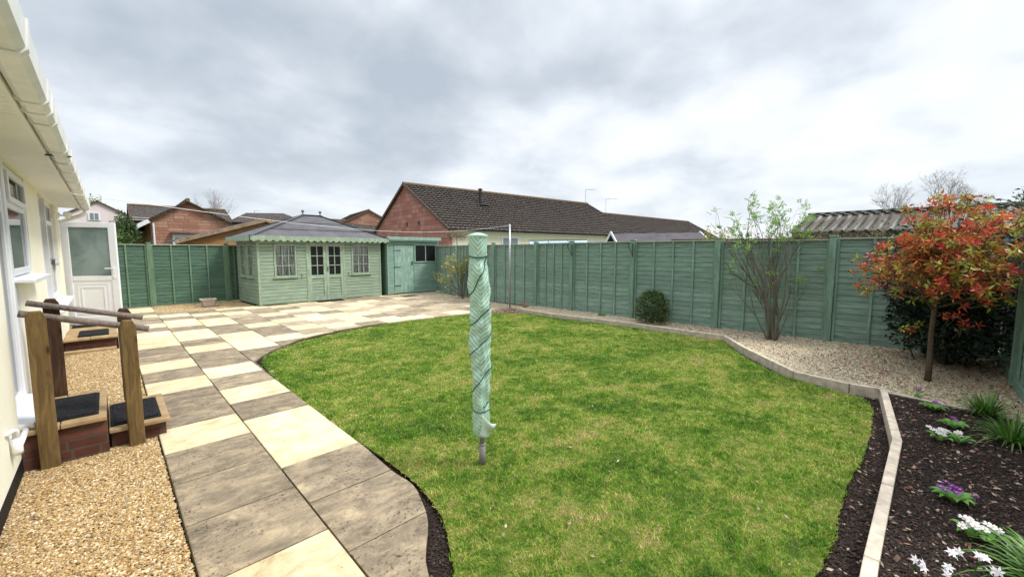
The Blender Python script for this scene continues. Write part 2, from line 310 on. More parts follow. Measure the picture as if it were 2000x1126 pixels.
M['conifertip'] = leafmat('conifer_tips', [(0.12, 0.20, 0.03), (0.24, 0.20, 0.05), (0.20, 0.28, 0.05)], 0.6, 0.1)
M['yellowleaf'] = leafmat('yellow_green_leaves', [(0.34, 0.33, 0.05), (0.46, 0.45, 0.09), (0.22, 0.24, 0.05), (0.50, 0.46, 0.16)], 0.5, 0.4)
M['blossom'] = leafmat('white_blossom', [(0.80, 0.78, 0.78), (0.70, 0.58, 0.60), (0.85, 0.83, 0.80)], 0.6, 0.3)
M['hedge'] = leafmat('dark_hedge_leaves', [(0.02, 0.045, 0.012), (0.045, 0.09, 0.02), (0.08, 0.13, 0.03)], 0.6, 0.15)
M['hedgelight'] = leafmat('brighter_hedge_leaves', [(0.06, 0.12, 0.02), (0.11, 0.19, 0.03), (0.15, 0.17, 0.06)], 0.6, 0.2)
M['springtree'] = leafmat('spring_tree_leaves', [(0.16, 0.26, 0.07), (0.24, 0.36, 0.10)], 0.6, 0.3)
M['strap'] = leafmat('strap_leaves', [(0.06, 0.17, 0.02), (0.10, 0.24, 0.03), (0.04, 0.11, 0.02), (0.20, 0.30, 0.07)], 0.45, 0.25)
M['primleaf'] = leafmat('primrose_leaves', [(0.13, 0.30, 0.05), (0.20, 0.40, 0.08), (0.10, 0.24, 0.06)], 0.55, 0.3)
M['purple'] = leafmat('purple_petals', [(0.20, 0.02, 0.30), (0.12, 0.012, 0.20), (0.30, 0.03, 0.36)], 0.5, 0.2)
M['whitepetal'] = leafmat('white_petals', [(0.80, 0.74, 0.76), (0.86, 0.84, 0.84), (0.78, 0.66, 0.72)], 0.5, 0.25)
M['yellowcentre'] = plain('yellow_flower_centre', (0.75, 0.55, 0.08), 0.6)
M['heather'] = leafmat('red_hedge_leaves', [(0.22, 0.03, 0.035), (0.14, 0.03, 0.025), (0.18, 0.10, 0.06)], 0.7, 0.1)
M['drygrass'] = leafmat('dry_stems', [(0.30, 0.22, 0.14), (0.22, 0.15, 0.09), (0.38, 0.30, 0.18)], 0.8, 0.1)
M['pinkstem'] = leafmat('pink_bud_stems', [(0.45, 0.20, 0.17), (0.30, 0.28, 0.10), (0.55, 0.40, 0.30)], 0.7, 0.2)
def covermat():
    b = NB('mint_cover_fabric'); uv = b.n('ShaderNodeUVMap'); s = b.n('ShaderNodeSeparateXYZ'); b.l(uv.outputs[0], s.inputs[0])
    u = b.math('ABSOLUTE', b.math('SUBTRACT', b.math('FRACT', b.math('MULTIPLY', s.outputs[0], 2.0)), 0.5))
    w = b.math('SUBTRACT', s.outputs[1], b.math('MULTIPLY', u, 0.22))
    fr = b.math('FRACT', b.math('DIVIDE', w, 0.034))
    c = b.ramp(fr, [(0.0, (0.035, 0.10, 0.075)), (0.10, (0.035, 0.10, 0.075)), (0.15, (0.38, 0.56, 0.44)), (1.0, (0.42, 0.60, 0.48))])
    b.bump(b.noise(16, 4, 0.6, 0.8, (1, 1, 0.35)), 0.5, 0.02)
    return b.fin(c, 0.55, 0.3)
M['cover'] = covermat()
def matmat():
    b = NB('rubber_doormat'); n = b.noise(55, 2, 0.5, 2.0)
    c = b.ramp(n, [(0.45, (0.006, 0.006, 0.007)), (0.62, (0.03, 0.03, 0.033))]); b.bump(n, 1.0, 0.006); return b.fin(c, 0.85, 0.12)
M['mat'] = matmat()

# ------------------------------------------------------------------ mesh helpers
class MB:
    def __init__(s): s.v = []; s.f = []; s.mi = []
    def add(s, vs, fs, mi=0):
        o = len(s.v); s.v += [tuple(v) for v in vs]; s.f += [tuple(i+o for i in f) for f in fs]; s.mi += [mi]*len(fs); return s
    def box(s, x0, x1, y0, y1, z0, z1, mi=0):
        v = [(x0, y0, z0), (x1, y0, z0), (x1, y1, z0), (x0, y1, z0), (x0, y0, z1), (x1, y0, z1), (x1, y1, z1), (x0, y1, z1)]
        return s.add(v, [(0, 3, 2, 1), (4, 5, 6, 7), (0, 1, 5, 4), (1, 2, 6, 5), (2, 3, 7, 6), (3, 0, 4, 7)], mi)
    def quad(s, a, b, c, d, mi=0): return s.add([a, b, c, d], [(0, 1, 2, 3)], mi)
    def slab(s, pts, off, mi=0):      # polygon pushed along off
        n = len(pts); off = Vector(off); a = [Vector(p) for p in pts]; b = [p+off for p in a]
        return s.add(a+b, [tuple(range(n))[::-1], tuple(range(n, 2*n))] + [(i, (i+1) % n, n+(i+1) % n, n+i) for i in range(n)], mi)
    def bar(s, a, b, w, h=None, mi=0, up=(0, 0, 1)):
        h = h or w; a = Vector(a); b = Vector(b); d = (b-a).normalized(); u = Vector(up)
        if abs(d.dot(u)) > 0.95: u = Vector((1, 0, 0))
        r = d.cross(u).normalized(); u = r.cross(d)
        c = [(-1, -1), (1, -1), (1, 1), (-1, 1)]
        v = [p+r*(x*w/2)+u*(y*h/2) for p in (a, b) for x, y in c]
        return s.add(v, [(3, 2, 1, 0), (4, 5, 6, 7), (0, 1, 5, 4), (1, 2, 6, 5), (2, 3, 7, 6), (3, 0, 4, 7)], mi)
    def tube(s, pts, rad, n=8, mi=0, cap=True):
        pts = [Vector(p) for p in pts]; k = len(pts)
        if not hasattr(rad, '__len__'): rad = [rad]*k
        vs = []; pr = None
        for i, p in enumerate(pts):
            d = (pts[min(i+1, k-1)]-pts[max(i-1, 0)]).normalized()
            if pr is None:
                u = Vector((0, 0, 1)) if abs(d.z) < 0.9 else Vector((1, 0, 0)); r = d.cross(u).normalized()
            else: r = (pr - d*pr.dot(d)); r = r.normalized() if r.length > 1e-6 else d.orthogonal().normalized()
            pr = r; q = d.cross(r)
            for j in range(n):
                a = 2*math.pi*j/n; vs.append(p+(r*math.cos(a)+q*math.sin(a))*rad[i])
        fs = [(i*n+j, i*n+(j+1) % n, (i+1)*n+(j+1) % n, (i+1)*n+j) for i in range(k-1) for j in range(n)]
        if cap: fs += [tuple(range(n))[::-1], tuple(range((k-1)*n, k*n))]
        return s.add(vs, fs, mi)
    def lathe(s, prof, c=(0, 0, 0), n=20, mi=0, sx=1, sy=1):
        vs = [(c[0]+r*math.cos(2*math.pi*j/n)*sx, c[1]+r*math.sin(2*math.pi*j/n)*sy, c[2]+z) for r, z in prof for j in range(n)]
        k = len(prof)
        return s.add(vs, [(i*n+j, i*n+(j+1) % n, (i+1)*n+(j+1) % n, (i+1)*n+j) for i in range(k-1) for j in range(n)] + [tuple(range(n))[::-1], tuple(range((k-1)*n, k*n))], mi)
    def build(s, name, mats, parent=None, smooth=False, bevel=0.0, loc=None):
        me = bpy.data.meshes.new(name); me.from_pydata(s.v, [], s.f)
        for m in (mats if isinstance(mats, (list, tuple)) else [mats]): me.materials.append(m)
        me.polygons.foreach_set('material_index', s.mi)
        if smooth: me.polygons.foreach_set('use_smooth', [True]*len(me.polygons))
        me.update(); o = bpy.data.objects.new(name, me); COL.objects.link(o)
        if parent: o.parent = parent
        if loc: o.location = loc
        if bevel:
            b = o.modifiers.new('bevel', 'BEVEL'); b.width = bevel; b.segments = 2; b.limit_method = 'ANGLE'; b.angle_limit = R(40)
        return o
def thing(name, label, cat, loc=(0, 0, 0), rz=0, group=None):
    o = bpy.data.objects.new(name, None); COL.objects.link(o); o.location = loc; o.rotation_euler = (0, 0, rz)
    o.empty_display_size = 0.2; o['label'] = label; o['category'] = cat
    if group: o['group'] = group
    return o
def tag(o, label=None, cat=None, group=None, kind=None):
    if label: o['label'] = label
    if cat: o['category'] = cat
    if group: o['group'] = group
    if kind: o['kind'] = kind
    return o
def npmesh(name, V, Fc, mat, parent=None, mi=None, smooth=False):
    me = bpy.data.meshes.new(name); nv = len(V); nf, k = Fc.shape
    me.vertices.add(nv); me.vertices.foreach_set('co', np.ascontiguousarray(V, dtype=np.float32).ravel())
    me.loops.add(nf*k); me.loops.foreach_set('vertex_index', Fc.astype(np.int32).ravel())
    me.polygons.add(nf); me.polygons.foreach_set('loop_start', np.arange(0, nf*k, k, dtype=np.int32))
    for m in (mat if isinstance(mat, (list, tuple)) else [mat]): me.materials.append(m)
    if mi is not None: me.polygons.foreach_set('material_index', mi.astype(np.int32))
    if smooth: me.polygons.foreach_set('use_smooth', np.ones(nf, dtype=bool))
    me.update(calc_edges=True); o = bpy.data.objects.new(name, me); COL.objects.link(o)
    if parent: o.parent = parent
    return o
def inpoly(P, poly):
    x, y = P[:, 0], P[:, 1]; c = np.zeros(len(P), bool); n = len(poly)
    for i in range(n):
        x1, y1 = poly[i]; x2, y2 = poly[(i+1) % n]
        if y1 == y2: continue
        c ^= ((y1 > y) != (y2 > y)) & (x < (x2-x1)*(y-y1)/(y2-y1)+x1)
    return c
def scatter(poly, n):
    a = np.array(poly); lo, hi = a.min(0), a.max(0); P = rng.random((n, 2))*(hi-lo)+lo
    return P[inpoly(P, poly)]
def area(poly):
    return abs(sum(poly[i][0]*poly[(i+1) % len(poly)][1]-poly[(i+1) % len(poly)][0]*poly[i][1] for i in range(len(poly))))/2
def bbarea(poly):
    a = np.array(poly); d = a.max(0)-a.min(0); return d[0]*d[1]
def unit(v): return v/np.maximum(np.linalg.norm(v, axis=1, keepdims=True), 1e-9)
def leaves(C, D, Ln, Wd, droop=0.25):
    """leaf blades: base C, direction D, length Ln, width Wd; 5-vert folded leaf, 4 tris"""
    n = len(C); D = unit(D); A = rng.normal(size=(n, 3)); Sd = unit(np.cross(D, A)); Nn = np.cross(Sd, D)
    Ln = np.broadcast_to(Ln, n)[:, None]; Wd = np.broadcast_to(Wd, n)[:, None]
    b = C; m = C+D*Ln*0.45+Nn*Ln*0.06; t = C+D*Ln-Nn*Ln*droop*0.5
    l = C+D*Ln*0.42+Sd*Wd*0.5+Nn*Wd*0.22; r = C+D*Ln*0.42-Sd*Wd*0.5+Nn*Wd*0.22
    V = np.stack([b, l, t, r, m], 1).reshape(-1, 3); k = np.arange(n)[:, None]*5
    F = np.concatenate([k+np.array([[0, 4, 1]]), k+np.array([[1, 4, 2]]), k+np.array([[0, 3, 4]]), k+np.array([[3, 2, 4]])], 0)
    return V, F
def leafobj(name, C, D, Ln, Wd, mat, parent, droop=0.25):
    V, F = leaves(np.asarray(C, float), np.asarray(D, float), Ln, Wd, droop); return npmesh(name, V, F, mat, parent)
def stones(P, z, size, kind=0):
    """angular pebbles as deformed octahedra (kind 0) or icosahedra (kind 1)"""
    if kind == 0:
        base = np.array([(1, 0, 0), (-1, 0, 0), (0, 1, 0), (0, -1, 0), (0, 0, 1), (0, 0, -1)], float)
        f = np.array([(0, 2, 4), (2, 1, 4), (1, 3, 4), (3, 0, 4)])
    else:
        t = (1+5**.5)/2; base = unit(np.array([(-1, t, 0), (1, t, 0), (-1, -t, 0), (1, -t, 0), (0, -1, t), (0, 1, t), (0, -1, -t), (0, 1, -t), (t, 0, -1), (t, 0, 1), (-t, 0, -1), (-t, 0, 1)], float))
        f = np.array([(0, 11, 5), (0, 5, 1), (0, 1, 7), (0, 7, 10), (0, 10, 11), (1, 5, 9), (5, 11, 4), (11, 10, 2), (10, 7, 6), (7, 1, 8), (3, 9, 4), (3, 4, 2), (3, 2, 6), (3, 6, 8), (3, 8, 9), (4, 9, 5), (2, 4, 11), (6, 2, 10), (8, 6, 7), (9, 8, 1)])
    n = len(P); k = len(base); B = base[None]*(1+rng.normal(size=(n, k, 1))*0.16)
    S3 = np.stack([rng.uniform(.8, 1.5, n), rng.uniform(.6, 1.05, n), rng.uniform(.35, .7, n)], 1)*(size*rng.uniform(.6, 1.35, n))[:, None]*.5
    B = B*S3[:, None]; a = rng.uniform(0, 2*np.pi, n); tl = rng.normal(size=n)*.35
    ct, st = np.cos(tl)[:, None], np.sin(tl)[:, None]; x = B[..., 0]*ct-B[..., 2]*st; zz = B[..., 0]*st+B[..., 2]*ct; y = B[..., 1]
    ca, sa = np.cos(a)[:, None], np.sin(a)[:, None]; V = np.stack([x*ca-y*sa, x*sa+y*ca, zz], 2)
    V += np.concatenate([P, (z+size*rng.uniform(0, .35, n))[:, None]], 1)[:, None]
    return V.reshape(-1, 3), (np.arange(n)[:, None, None]*k+f[None]).reshape(-1, 3)
def region(name, poly, z, depth, mat, wall=None):
    tr = geometry.tessellate_polygon([[Vector((x, y, 0)) for x, y in poly]]); mb = MB(); n = len(poly)
    mb.add([(x, y, z) for x, y in poly], [t if (poly[t[1]][0]-poly[t[0]][0])*(poly[t[2]][1]-poly[t[0]][1])-(poly[t[1]][1]-poly[t[0]][1])*(poly[t[2]][0]-poly[t[0]][0]) > 0 else t[::-1] for t in tr])
    for i in range(n):
        a, b = poly[i], poly[(i+1) % n]; mb.quad((a[0], a[1], z), (b[0], b[1], z), (b[0], b[1], z-depth), (a[0], a[1], z-depth), 1 if wall else 0)
    o = mb.build(name, [mat, wall] if wall else mat); o['kind'] = 'structure'; return o
def smooth_poly(pts, k=4):
    out = []; n = len(pts)
    for i in range(n):
        p0, p1, p2, p3 = [np.array(pts[(i+j-1) % n]) for j in range(4)]
        for t in np.arange(k)/k:
            out.append(tuple(0.5*((2*p1)+(-p0+p2)*t+(2*p0-5*p1+4*p2-p3)*t*t+(-p0+3*p1-3*p2+p3)*t**3)))
    return out
def smooth_line(pts, k=4):
    out = []; n = len(pts)
    for i in range(n-1):
        p0, p1, p2, p3 = [np.array(pts[min(max(i+j-1, 0), n-1)], float) for j in range(4)]
        for t in np.arange(k)/k:
            out.append(tuple(0.5*((2*p1)+(-p0+p2)*t+(2*p0-5*p1+4*p2-p3)*t*t+(-p0+3*p1-3*p2+p3)*t**3)))
    return out+[tuple(pts[-1])]

# ================================================================== THE GROUND
g = MB().quad((-900, -900, -.12), (900, -900, -.12), (900, 900, -.12), (-900, 900, -.12)).build('ground', M['field']); g['kind'] = 'structure'
soilp = [(-.6, -3), (9.6, -1.0), (9.75, 14.6), (9.6, 16.3), (-.6, 16.3)]
region('soil', soilp, -.045, .05, M['soil'])
# ---- lawn
lawn_px = [(888, 1126), (882, 1085), (868, 1020), (850, 985), (826, 955), (800, 930), (740, 885), (690, 852), (640, 815), (600, 788), (560, 755), (528, 728), (512, 708), (520, 694), (548, 680), (600, 663),
           (700, 641), (800, 626), (925, 612.5), (985, 609.5), (1030, 612), (1100, 621), (1250, 637), (1400, 655), (1425, 672), (1450, 693), (1500, 720), (1550, 738), (1600, 752), (1640, 763),
           (1685, 775), (1702, 797), (1700, 835), (1690, 880), (1655, 945), (1640, 990), (1628, 1050), (1600, 1110)]
lawn = [at(*p) for p in lawn_px]
lawn = smooth_line(lawn, 3) + [(2.2, .32), (1.6, .5), (1.25, .85), (1.15, 1.25)]
rr = random.Random(3)
lawn = [tuple(np.array(lawn[i])+(np.array(lawn[(i+1) % len(lawn)])-np.array(lawn[i]))*t) for i in range(len(lawn)) for t in (0, .25, .5, .75)]
lawn = [(x+rr.uniform(-.006, .006), y+rr.uniform(-.006, .006)) for x, y in lawn]
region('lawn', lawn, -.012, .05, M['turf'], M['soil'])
def grass_blades():
    n = 1100000; P = scatter(lawn, n); dist = np.hypot(P[:, 0], P[:, 1])
    dens = np.clip(1.25-(dist-1.5)*0.16, .38, 1.0); P = P[rng.random(len(P)) < dens]; P = P+rng.normal(size=P.shape)*.008
    n = len(P); dist = np.hypot(P[:, 0], P[:, 1])
    # tufty clumping from a cheap sine field
    cl = .5+.25*np.sin(P[:, 0]*9+np.sin(P[:, 1]*7)*2)+.25*np.sin(P[:, 1]*11+np.sin(P[:, 0]*6)*2)
    h = rng.uniform(.009, .025, n)*(.55+.8*cl); w = rng.uniform(.0026, .0052, n)*(1+np.maximum(dist-2.5, 0)*.28)
    a = rng.uniform(0, 2*np.pi, n); lean = rng.uniform(.1, 1.6, n)*h
    dx, dy = np.cos(a), np.sin(a); b = rng.uniform(0, 2*np.pi, n); sx, sy = np.cos(b)*w/2, np.sin(b)*w/2; z0 = -.014
    def st(x, y, z): return np.stack([x, y, z], 1)
    X, Y = P[:, 0], P[:, 1]; z = np.full(n, z0)
    V = np.stack([st(X-sx, Y-sy, z), st(X+sx, Y+sy, z), st(X-sx*.8+dx*lean*.35, Y-sy*.8+dy*lean*.35, z+h*.6), st(X+sx*.8+dx*lean*.35, Y+sy*.8+dy*lean*.35, z+h*.6), st(X+dx*lean, Y+dy*lean, z+h)], 1).reshape(-1, 3)
    k = np.arange(n)[:, None]*5
    F = np.concatenate([k+np.array([[0, 1, 3]]), k+np.array([[0, 3, 2]]), k+np.array([[2, 3, 4]])], 0)
    tag(npmesh('lawn_grass', V, F, M['grass']), 'short mown green and straw coloured grass of the lawn', 'grass', kind='stuff')
grass_blades()
# ---- paving
edge = smooth_line([at(1000, 602.5), at(925, 610.8), at(860, 617.5), at(800, 624), at(700, 637.5), at(640, 648), at(600, 657), at(552, 675), at(522, 688), at(497, 705)], 3)
near = smooth_line([(1.449, 3.3), at(763, 916), at(805, 944), at(824, 978), at(836, 1020), at(838, 1126), (.99, 1.1)], 4)
patio = [(.225, .9), (.225, 9.6), (.05, 9.62), (.05, 11.6), (-.6, 11.66), (-.6, 16.2), (.84, 16.2), (.86, 14.3), (1.5, 14.06), (3.12, 14.06), (3.14, 13.86), (7.15, 14.22), (7.25, 13.7), (7.4, 12.9), (7.55, 12), (8.55, 11.2), (8.5, 9.8), (8.35, 8.6), (8.1, 8.2)] \
    + edge + [(1.449, 5.9)] + near
pset = [tuple(p) for p in patio]
region('paving_bed', pset, -.022, .06, M['joint'])
def paving():
    p = .612; mb = MB(); pc = 0
    col = {0: {-7: 'g', -6: 'g', -5: 'c', -4: 'g', -3: 'g', -2: 'g', -1: 'c', 0: 'g', 1: 'g', 2: 'c', 3: 'g', 4: 'c', 5: 'g', 6: 'g', 7: 'c', 8: 'c', 9: 'c', 10: 'g', 11: 'c', 12: 'g', 13: 'g', 14: 'c', 15: 'g', 16: 'c', 17: 'c', 18: 'g'},
           1: {-6: 'g', -5: 'g', -4: 'g', -3: 'g', -2: 'c', -1: 'c', 0: 'g', 1: 'c', 2: 'g', 3: 'c', 4: 'g', 5: 'g', 6: 'c', 7: 'g', 8: 'c', 9: 'c', 10: 'g', 11: 'c', 12: 'c', 13: 'g', 14: 'c', 15: 'g'},
           2: {3: 'g', 4: 'g', 5: 'c', 6: 'c', 7: 'c', 8: 'g', 9: 'g', 10: 'c', 11: 'c', 12: 'g', 13: 'c', 14: 'g'}}
    q = random.Random(5); E = [(i, (i+1) % len(pset)) for i in range(len(pset))]; PV = [Vector(a) for a in pset]
    for c in range(-2, 14):
        x0 = .225+.612*c; y00 = 4.85 if c % 2 == 0 else 4.574; last = None
        for r in range(-8, 20):
            y0 = y00+p*r; g_ = .0055
            kind = col.get(c, {}).get(r) or ('c' if q.random() < (.50 if last == 'g' else .38) else 'g')
            if c >= 9 and kind == 'c' and q.random() < .4: kind = 'g'
            last = kind; mi = 0 if kind == 'c' else (2 if q.random() < min(.75, .12+.10*max(0, c-1)) else 1)
            R4 = [(x0+g_, y0+g_), (x0+p-g_, y0+g_), (x0+p-g_, y0+p-g_), (x0+g_, y0+p-g_)]
            pr = np.array([(R4[0][0]+(R4[1][0]-R4[0][0])*i/4, R4[0][1]+(R4[2][1]-R4[0][1])*j/4) for i in range(5) for j in range(5)])
            ins = inpoly(pr, pset); zt = q.uniform(-.0015, .0015)
            if ins.all():
                a = [(x, y, zt-.004) for x, y in R4]; e_ = .006
                b = [(R4[0][0]+e_, R4[0][1]+e_, zt), (R4[1][0]-e_, R4[1][1]+e_, zt), (R4[2][0]-e_, R4[2][1]-e_, zt), (R4[3][0]+e_, R4[3][1]-e_, zt)]
                lo = [(x, y, -.03) for x, y in R4]
                mb.add(a+b+lo, [(4, 5, 6, 7)]+[(i, (i+1) % 4, 4+(i+1) % 4, 4+i) for i in range(4)]+[(8+i, 8+(i+1) % 4, (i+1) % 4, i) for i in range(4)], mi)
            elif ins.any():
                vs = PV+[Vector(t) for t in R4]; n = len(PV)
                o = geometry.delaunay_2d_cdt(vs, E+[(n, n+1), (n+1, n+2), (n+2, n+3), (n+3, n)], [], 0, 1e-5)
                ov = o[0]; tris = []
                for f in o[2]:
                    cx = sum(ov[i].x for i in f)/3; cy = sum(ov[i].y for i in f)/3
                    if R4[0][0] < cx < R4[1][0] and R4[0][1] < cy < R4[2][1] and inpoly(np.array([[cx, cy]]), pset)[0]: tris.append(tuple(f))
                if not tris: continue
                es = {}
                for f in tris:
                    for i in range(3):
                        a_, b_ = f[i], f[(i+1) % 3]; es[(a_, b_)] = 1
                bd = [(a_, b_) for a_, b_ in es if (b_, a_) not in es]
                ids = sorted({i for f in tris for i in f}); mp = {i: k for k, i in enumerate(ids)}; m = len(ids)
                mb.add([(ov[i].x, ov[i].y, zt) for i in ids]+[(ov[i].x, ov[i].y, -.03) for i in ids],
                       [tuple(mp[i] for i in f) for f in tris]+[(mp[a_], m+mp[a_], m+mp[b_], mp[b_]) for a_, b_ in bd], mi)
    o = mb.build('paving', [M['cream'], M['greyslab'], M['tanslab']]); o['kind'] = 'structure'
paving()
# ---- gravel
gl = [(-.585, -1.5), (.215, -1.5), (.215, 9.6), (.03, 9.6), (-.585, 9.6)]
region('golden_gravel_bed', gl, -.02, .03, M['gravbase'])
gb = [(.86, 14.32), (1.5, 14.08), (3.1, 14.08), (3.0, 16.2), (.86, 16.2)]
region('back_gravel_bed', gb, -.02, .03, M['gravbase'])
gs = [(7.3, 14.3), (7.27, 13.7), (7.42, 12.9), (7.57, 12), (8.57, 11.2), (8.52, 9.8), (8.37, 8.6), (8.12, 8.2), (8.3, 8.0), (8.8, 8.0), (8.83, 10), (9.05, 12), (9.5, 14.1)]
region('corner_gravel_bed', gs, -.015, .03, M['gravbase2'])
def kp(x, y): return at(x, y, .09)
kerb_pts = [kp(1009.6, 601), kp(1080, 612), kp(1182.6, 624), kp(1246, 631.5), kp(1330, 643), kp(1415, 654), kp(1456, 678), kp(1552, 724), kp(1660, 747.7), kp(1722, 757.5)]
kerb_side = [kp(1722, 757.5), kp(1784, 771), (6.05, -.35), (5.9, -.8)]
kerb_near = [kp(1726, 760), kp(1752.5, 857), kp(1702, 1088), (2.3, .10), (1.5, .10)]
gr = kerb_pts + [(6.14, .15), (6.05, -.35), (5.95, -.9), (9.55, -.9), (9.2, 1.2), (8.98, 3), (8.87, 5), (8.82, 8.0), (8.3, 8.0)]
region('raised_gravel_bed', gr, .045, .1, M['gravbase2'])
sb = kerb_near[:5][::-1][0:0] + [kerb_near[0], kerb_near[1], kerb_near[2], kerb_near[3], kerb_near[4], (1.5, -1.2), (5.9, -.85), (6.02, -.35)]
region('planting_bed', sb, .05, .1, M['soil'])
def pebbles(name, label, poly, z, dens, size, mat, kind, dmax=None, group=None):
    P = scatter(poly, int(bbarea(poly)*dens)); V, F = stones(P, z, size, kind)
    tag(npmesh(name, V, F, M[mat]), label, 'gravel', kind='stuff')
def sub(poly, y0, y1): return poly
pebbles('golden_gravel', 'golden flint gravel along the cream house wall', [(-.58, .6), (.215, .6), (.215, 4.75), (-.58, 4.75)], -.018, 15000, .0165, 'pebble', 1)
pebbles('golden_gravel', 'golden flint gravel between the front steps and the back door landing', [(-.58, 5.5), (.215, 5.5), (.215, 9.6), (-.58, 9.6)], -.018, 9000, .018, 'pebble', 0)
pebbles('golden_gravel', 'golden gravel strip under the left fence around the planter', gb, -.018, 4500, .022, 'pebble', 0)
pebbles('buff_gravel', 'buff gravel in front of the small shed', gs, -.013, 3500, .024, 'pebble2', 0)
pebbles('buff_gravel', 'buff gravel in the raised bed along the long fence', gr, .046, 6500, .019, 'pebble2', 0)
# soil chips and fallen leaves
def chips(name, label, poly, z, dens, smin, smax, mat, lift=.006, cat='mulch', tilt=.35):
    P = scatter(poly, int(bbarea(poly)*dens)); n = len(P); C = np.concatenate([P, (z+rng.uniform(.0, lift, n))[:, None]], 1)
    a = rng.uniform(0, 2*np.pi, n); D = np.stack([np.cos(a), np.sin(a), rng.normal(size=n)*tilt], 1); D = unit(D)
    S_ = np.stack([-np.sin(a), np.cos(a), rng.normal(size=n)*tilt], 1); l = rng.uniform(smin, smax, n)[:, None]; w = l*rng.uniform(.3, .75, n)[:, None]
    Nz = np.array([[0, 0, 1.]]); m = C+D*l*.5+Nz*l*.12
    V = np.stack([C, C+D*l*.45+S_*w*.5, C+D*l, C+D*l*.5-S_*w*.5, m], 1); V[..., 2] = np.maximum(V[..., 2], z+.001); V = V.reshape(-1, 3)
    k = np.arange(n)[:, None]*5; F = np.concatenate([k+np.array([[0, 4, 1]]), k+np.array([[1, 4, 2]]), k+np.array([[0, 3, 4]]), k+np.array([[3, 2, 4]])], 0)
    tag(npmesh(name, V, F, M[mat]), label, cat, kind='stuff')
chips('bark_mulch', 'dark crumbly bark mulch over the planting bed', sb, .05, 17000, .006, .022, 'chips', .014)
chips('dead_leaves', 'brown and tan dead leaves lying on the dark planting bed', sb, .056, 420, .010, .042, 'litter', .01, 'leaves')
moat = [lawn[i] for i in range(len(lawn)) if False] or [at(1400, 655), at(1425, 672), at(1450, 693), at(1500, 720), at(1550, 738), at(1600, 752), at(1640, 763), at(1685, 775), at(1702, 797), at(1700, 835), at(1690, 880), at(1655, 945), at(1640, 990), at(1628, 1050), at(1600, 1110), (2.2, .32), (1.5, .2), (1.5, .13)] + kerb_near[:4][::-1] + kerb_pts[5:][::-1]
chips('soil_crumbs', 'loose dark soil crumbs in the trench between lawn and edging', moat, -.044, 9000, .008, .026, 'chips', .012, 'soil')
chips('trench_leaves', 'dead brown leaves in the trench beside the pale edging', moat, -.038, 170, .015, .045, 'litter', .01, 'leaves')
moat2 = smooth_line([at(838, 1126), at(836, 1020), at(824, 978), at(805, 944), at(763, 916), at(697, 863), (1.45, 4.5), (1.45, 5.9), at(497, 705), at(522, 688), at(552, 675), at(600, 657)], 2) + [at(600, 663), at(548, 680), at(512, 707), at(560, 755), at(640, 815), at(740, 885), at(800, 930), at(850, 985), at(868, 1020), at(888, 1126)]
chips('soil_crumbs', 'loose dark soil crumbs in the narrow trench beside the paving', moat2, -.044, 14000, .007, .022, 'chips', .012, 'soil')
chips('fallen_red_leaves', 'fallen red and brown leaves scattered under the red shrub', [(6.2, -.8), (9.4, -.85), (9.2, .9), (7.2, 1.0), (6.3, .35)], .062, 75, .03, .06, 'litterred', .01, 'leaves')
chips('dead_leaf_dust', 'small dark leaf fragments on the buff gravel under the trees', [(6.2, -.8), (9.4, -.85), (9.2, .9), (8.8, 4.5), (8.3, 4.4), (8.1, 2.6), (6.5, .8)], .06, 500, .010, .03, 'chips', .012, 'leaves')
spoil = [at(955, 611), at(965, 605), at(1000, 602), at(1022, 603), at(1040, 608), at(1040, 613), at(985, 611)]
chips('soil_crumbs', 'brown soil heap at the far tip of the lawn', spoil, -.02, 4000, .02, .05, 'litter', .03, 'soil')
chips('lawn_debris', 'small scattered dead leaf bits on the lawn', lawn, .006, 9, .015, .035, 'litter', .006, 'leaves')
chips('path_grit', 'fine grit and leaf bits scattered on the paving', pset, .001, 26, .005, .014, 'litter', .002, 'grit', .1)
# ---- kerbs
def kerb(name, label, pts, w=.055, z0=-.06, z1=.09, joints=.92):
    t = thing(name, label, 'edging', (pts[0][0], pts[0][1], 0)); o = Vector((pts[0][0], pts[0][1], 0))
    for i in range(len(pts)-1):
        a = Vector((*pts[i], 0)); b = Vector((*pts[i+1], 0)); d = b-a; L_ = d.length; n = max(1, round(L_/joints)); d.normalize()
        for k in range(n):
            p = a+d*(L_*k/n+.002)-o; q = a+d*(L_*(k+1)/n-.002)-o; j = rr.uniform(-.002, .002)
            MB().bar((p.x, p.y, (z0+z1)/2+j), (q.x, q.y, (z0+z1)/2+j), w, z1-z0).build('edging_stone', M['kerb'], t, bevel=.006)
    return t
kerb('concrete_edging', 'pale concrete edging between the lawn and the gravel bed below the long fence', kerb_pts)
kerb('concrete_edging', 'pale concrete edging beside the dark planting bed, bending towards the camera', kerb_near, w=.062)
kerb('concrete_edging', 'short concrete edging between buff gravel and dark planting bed', [(6.12, .17), (6.04, -.35), (5.93, -.8)], z1=.075, w=.05)

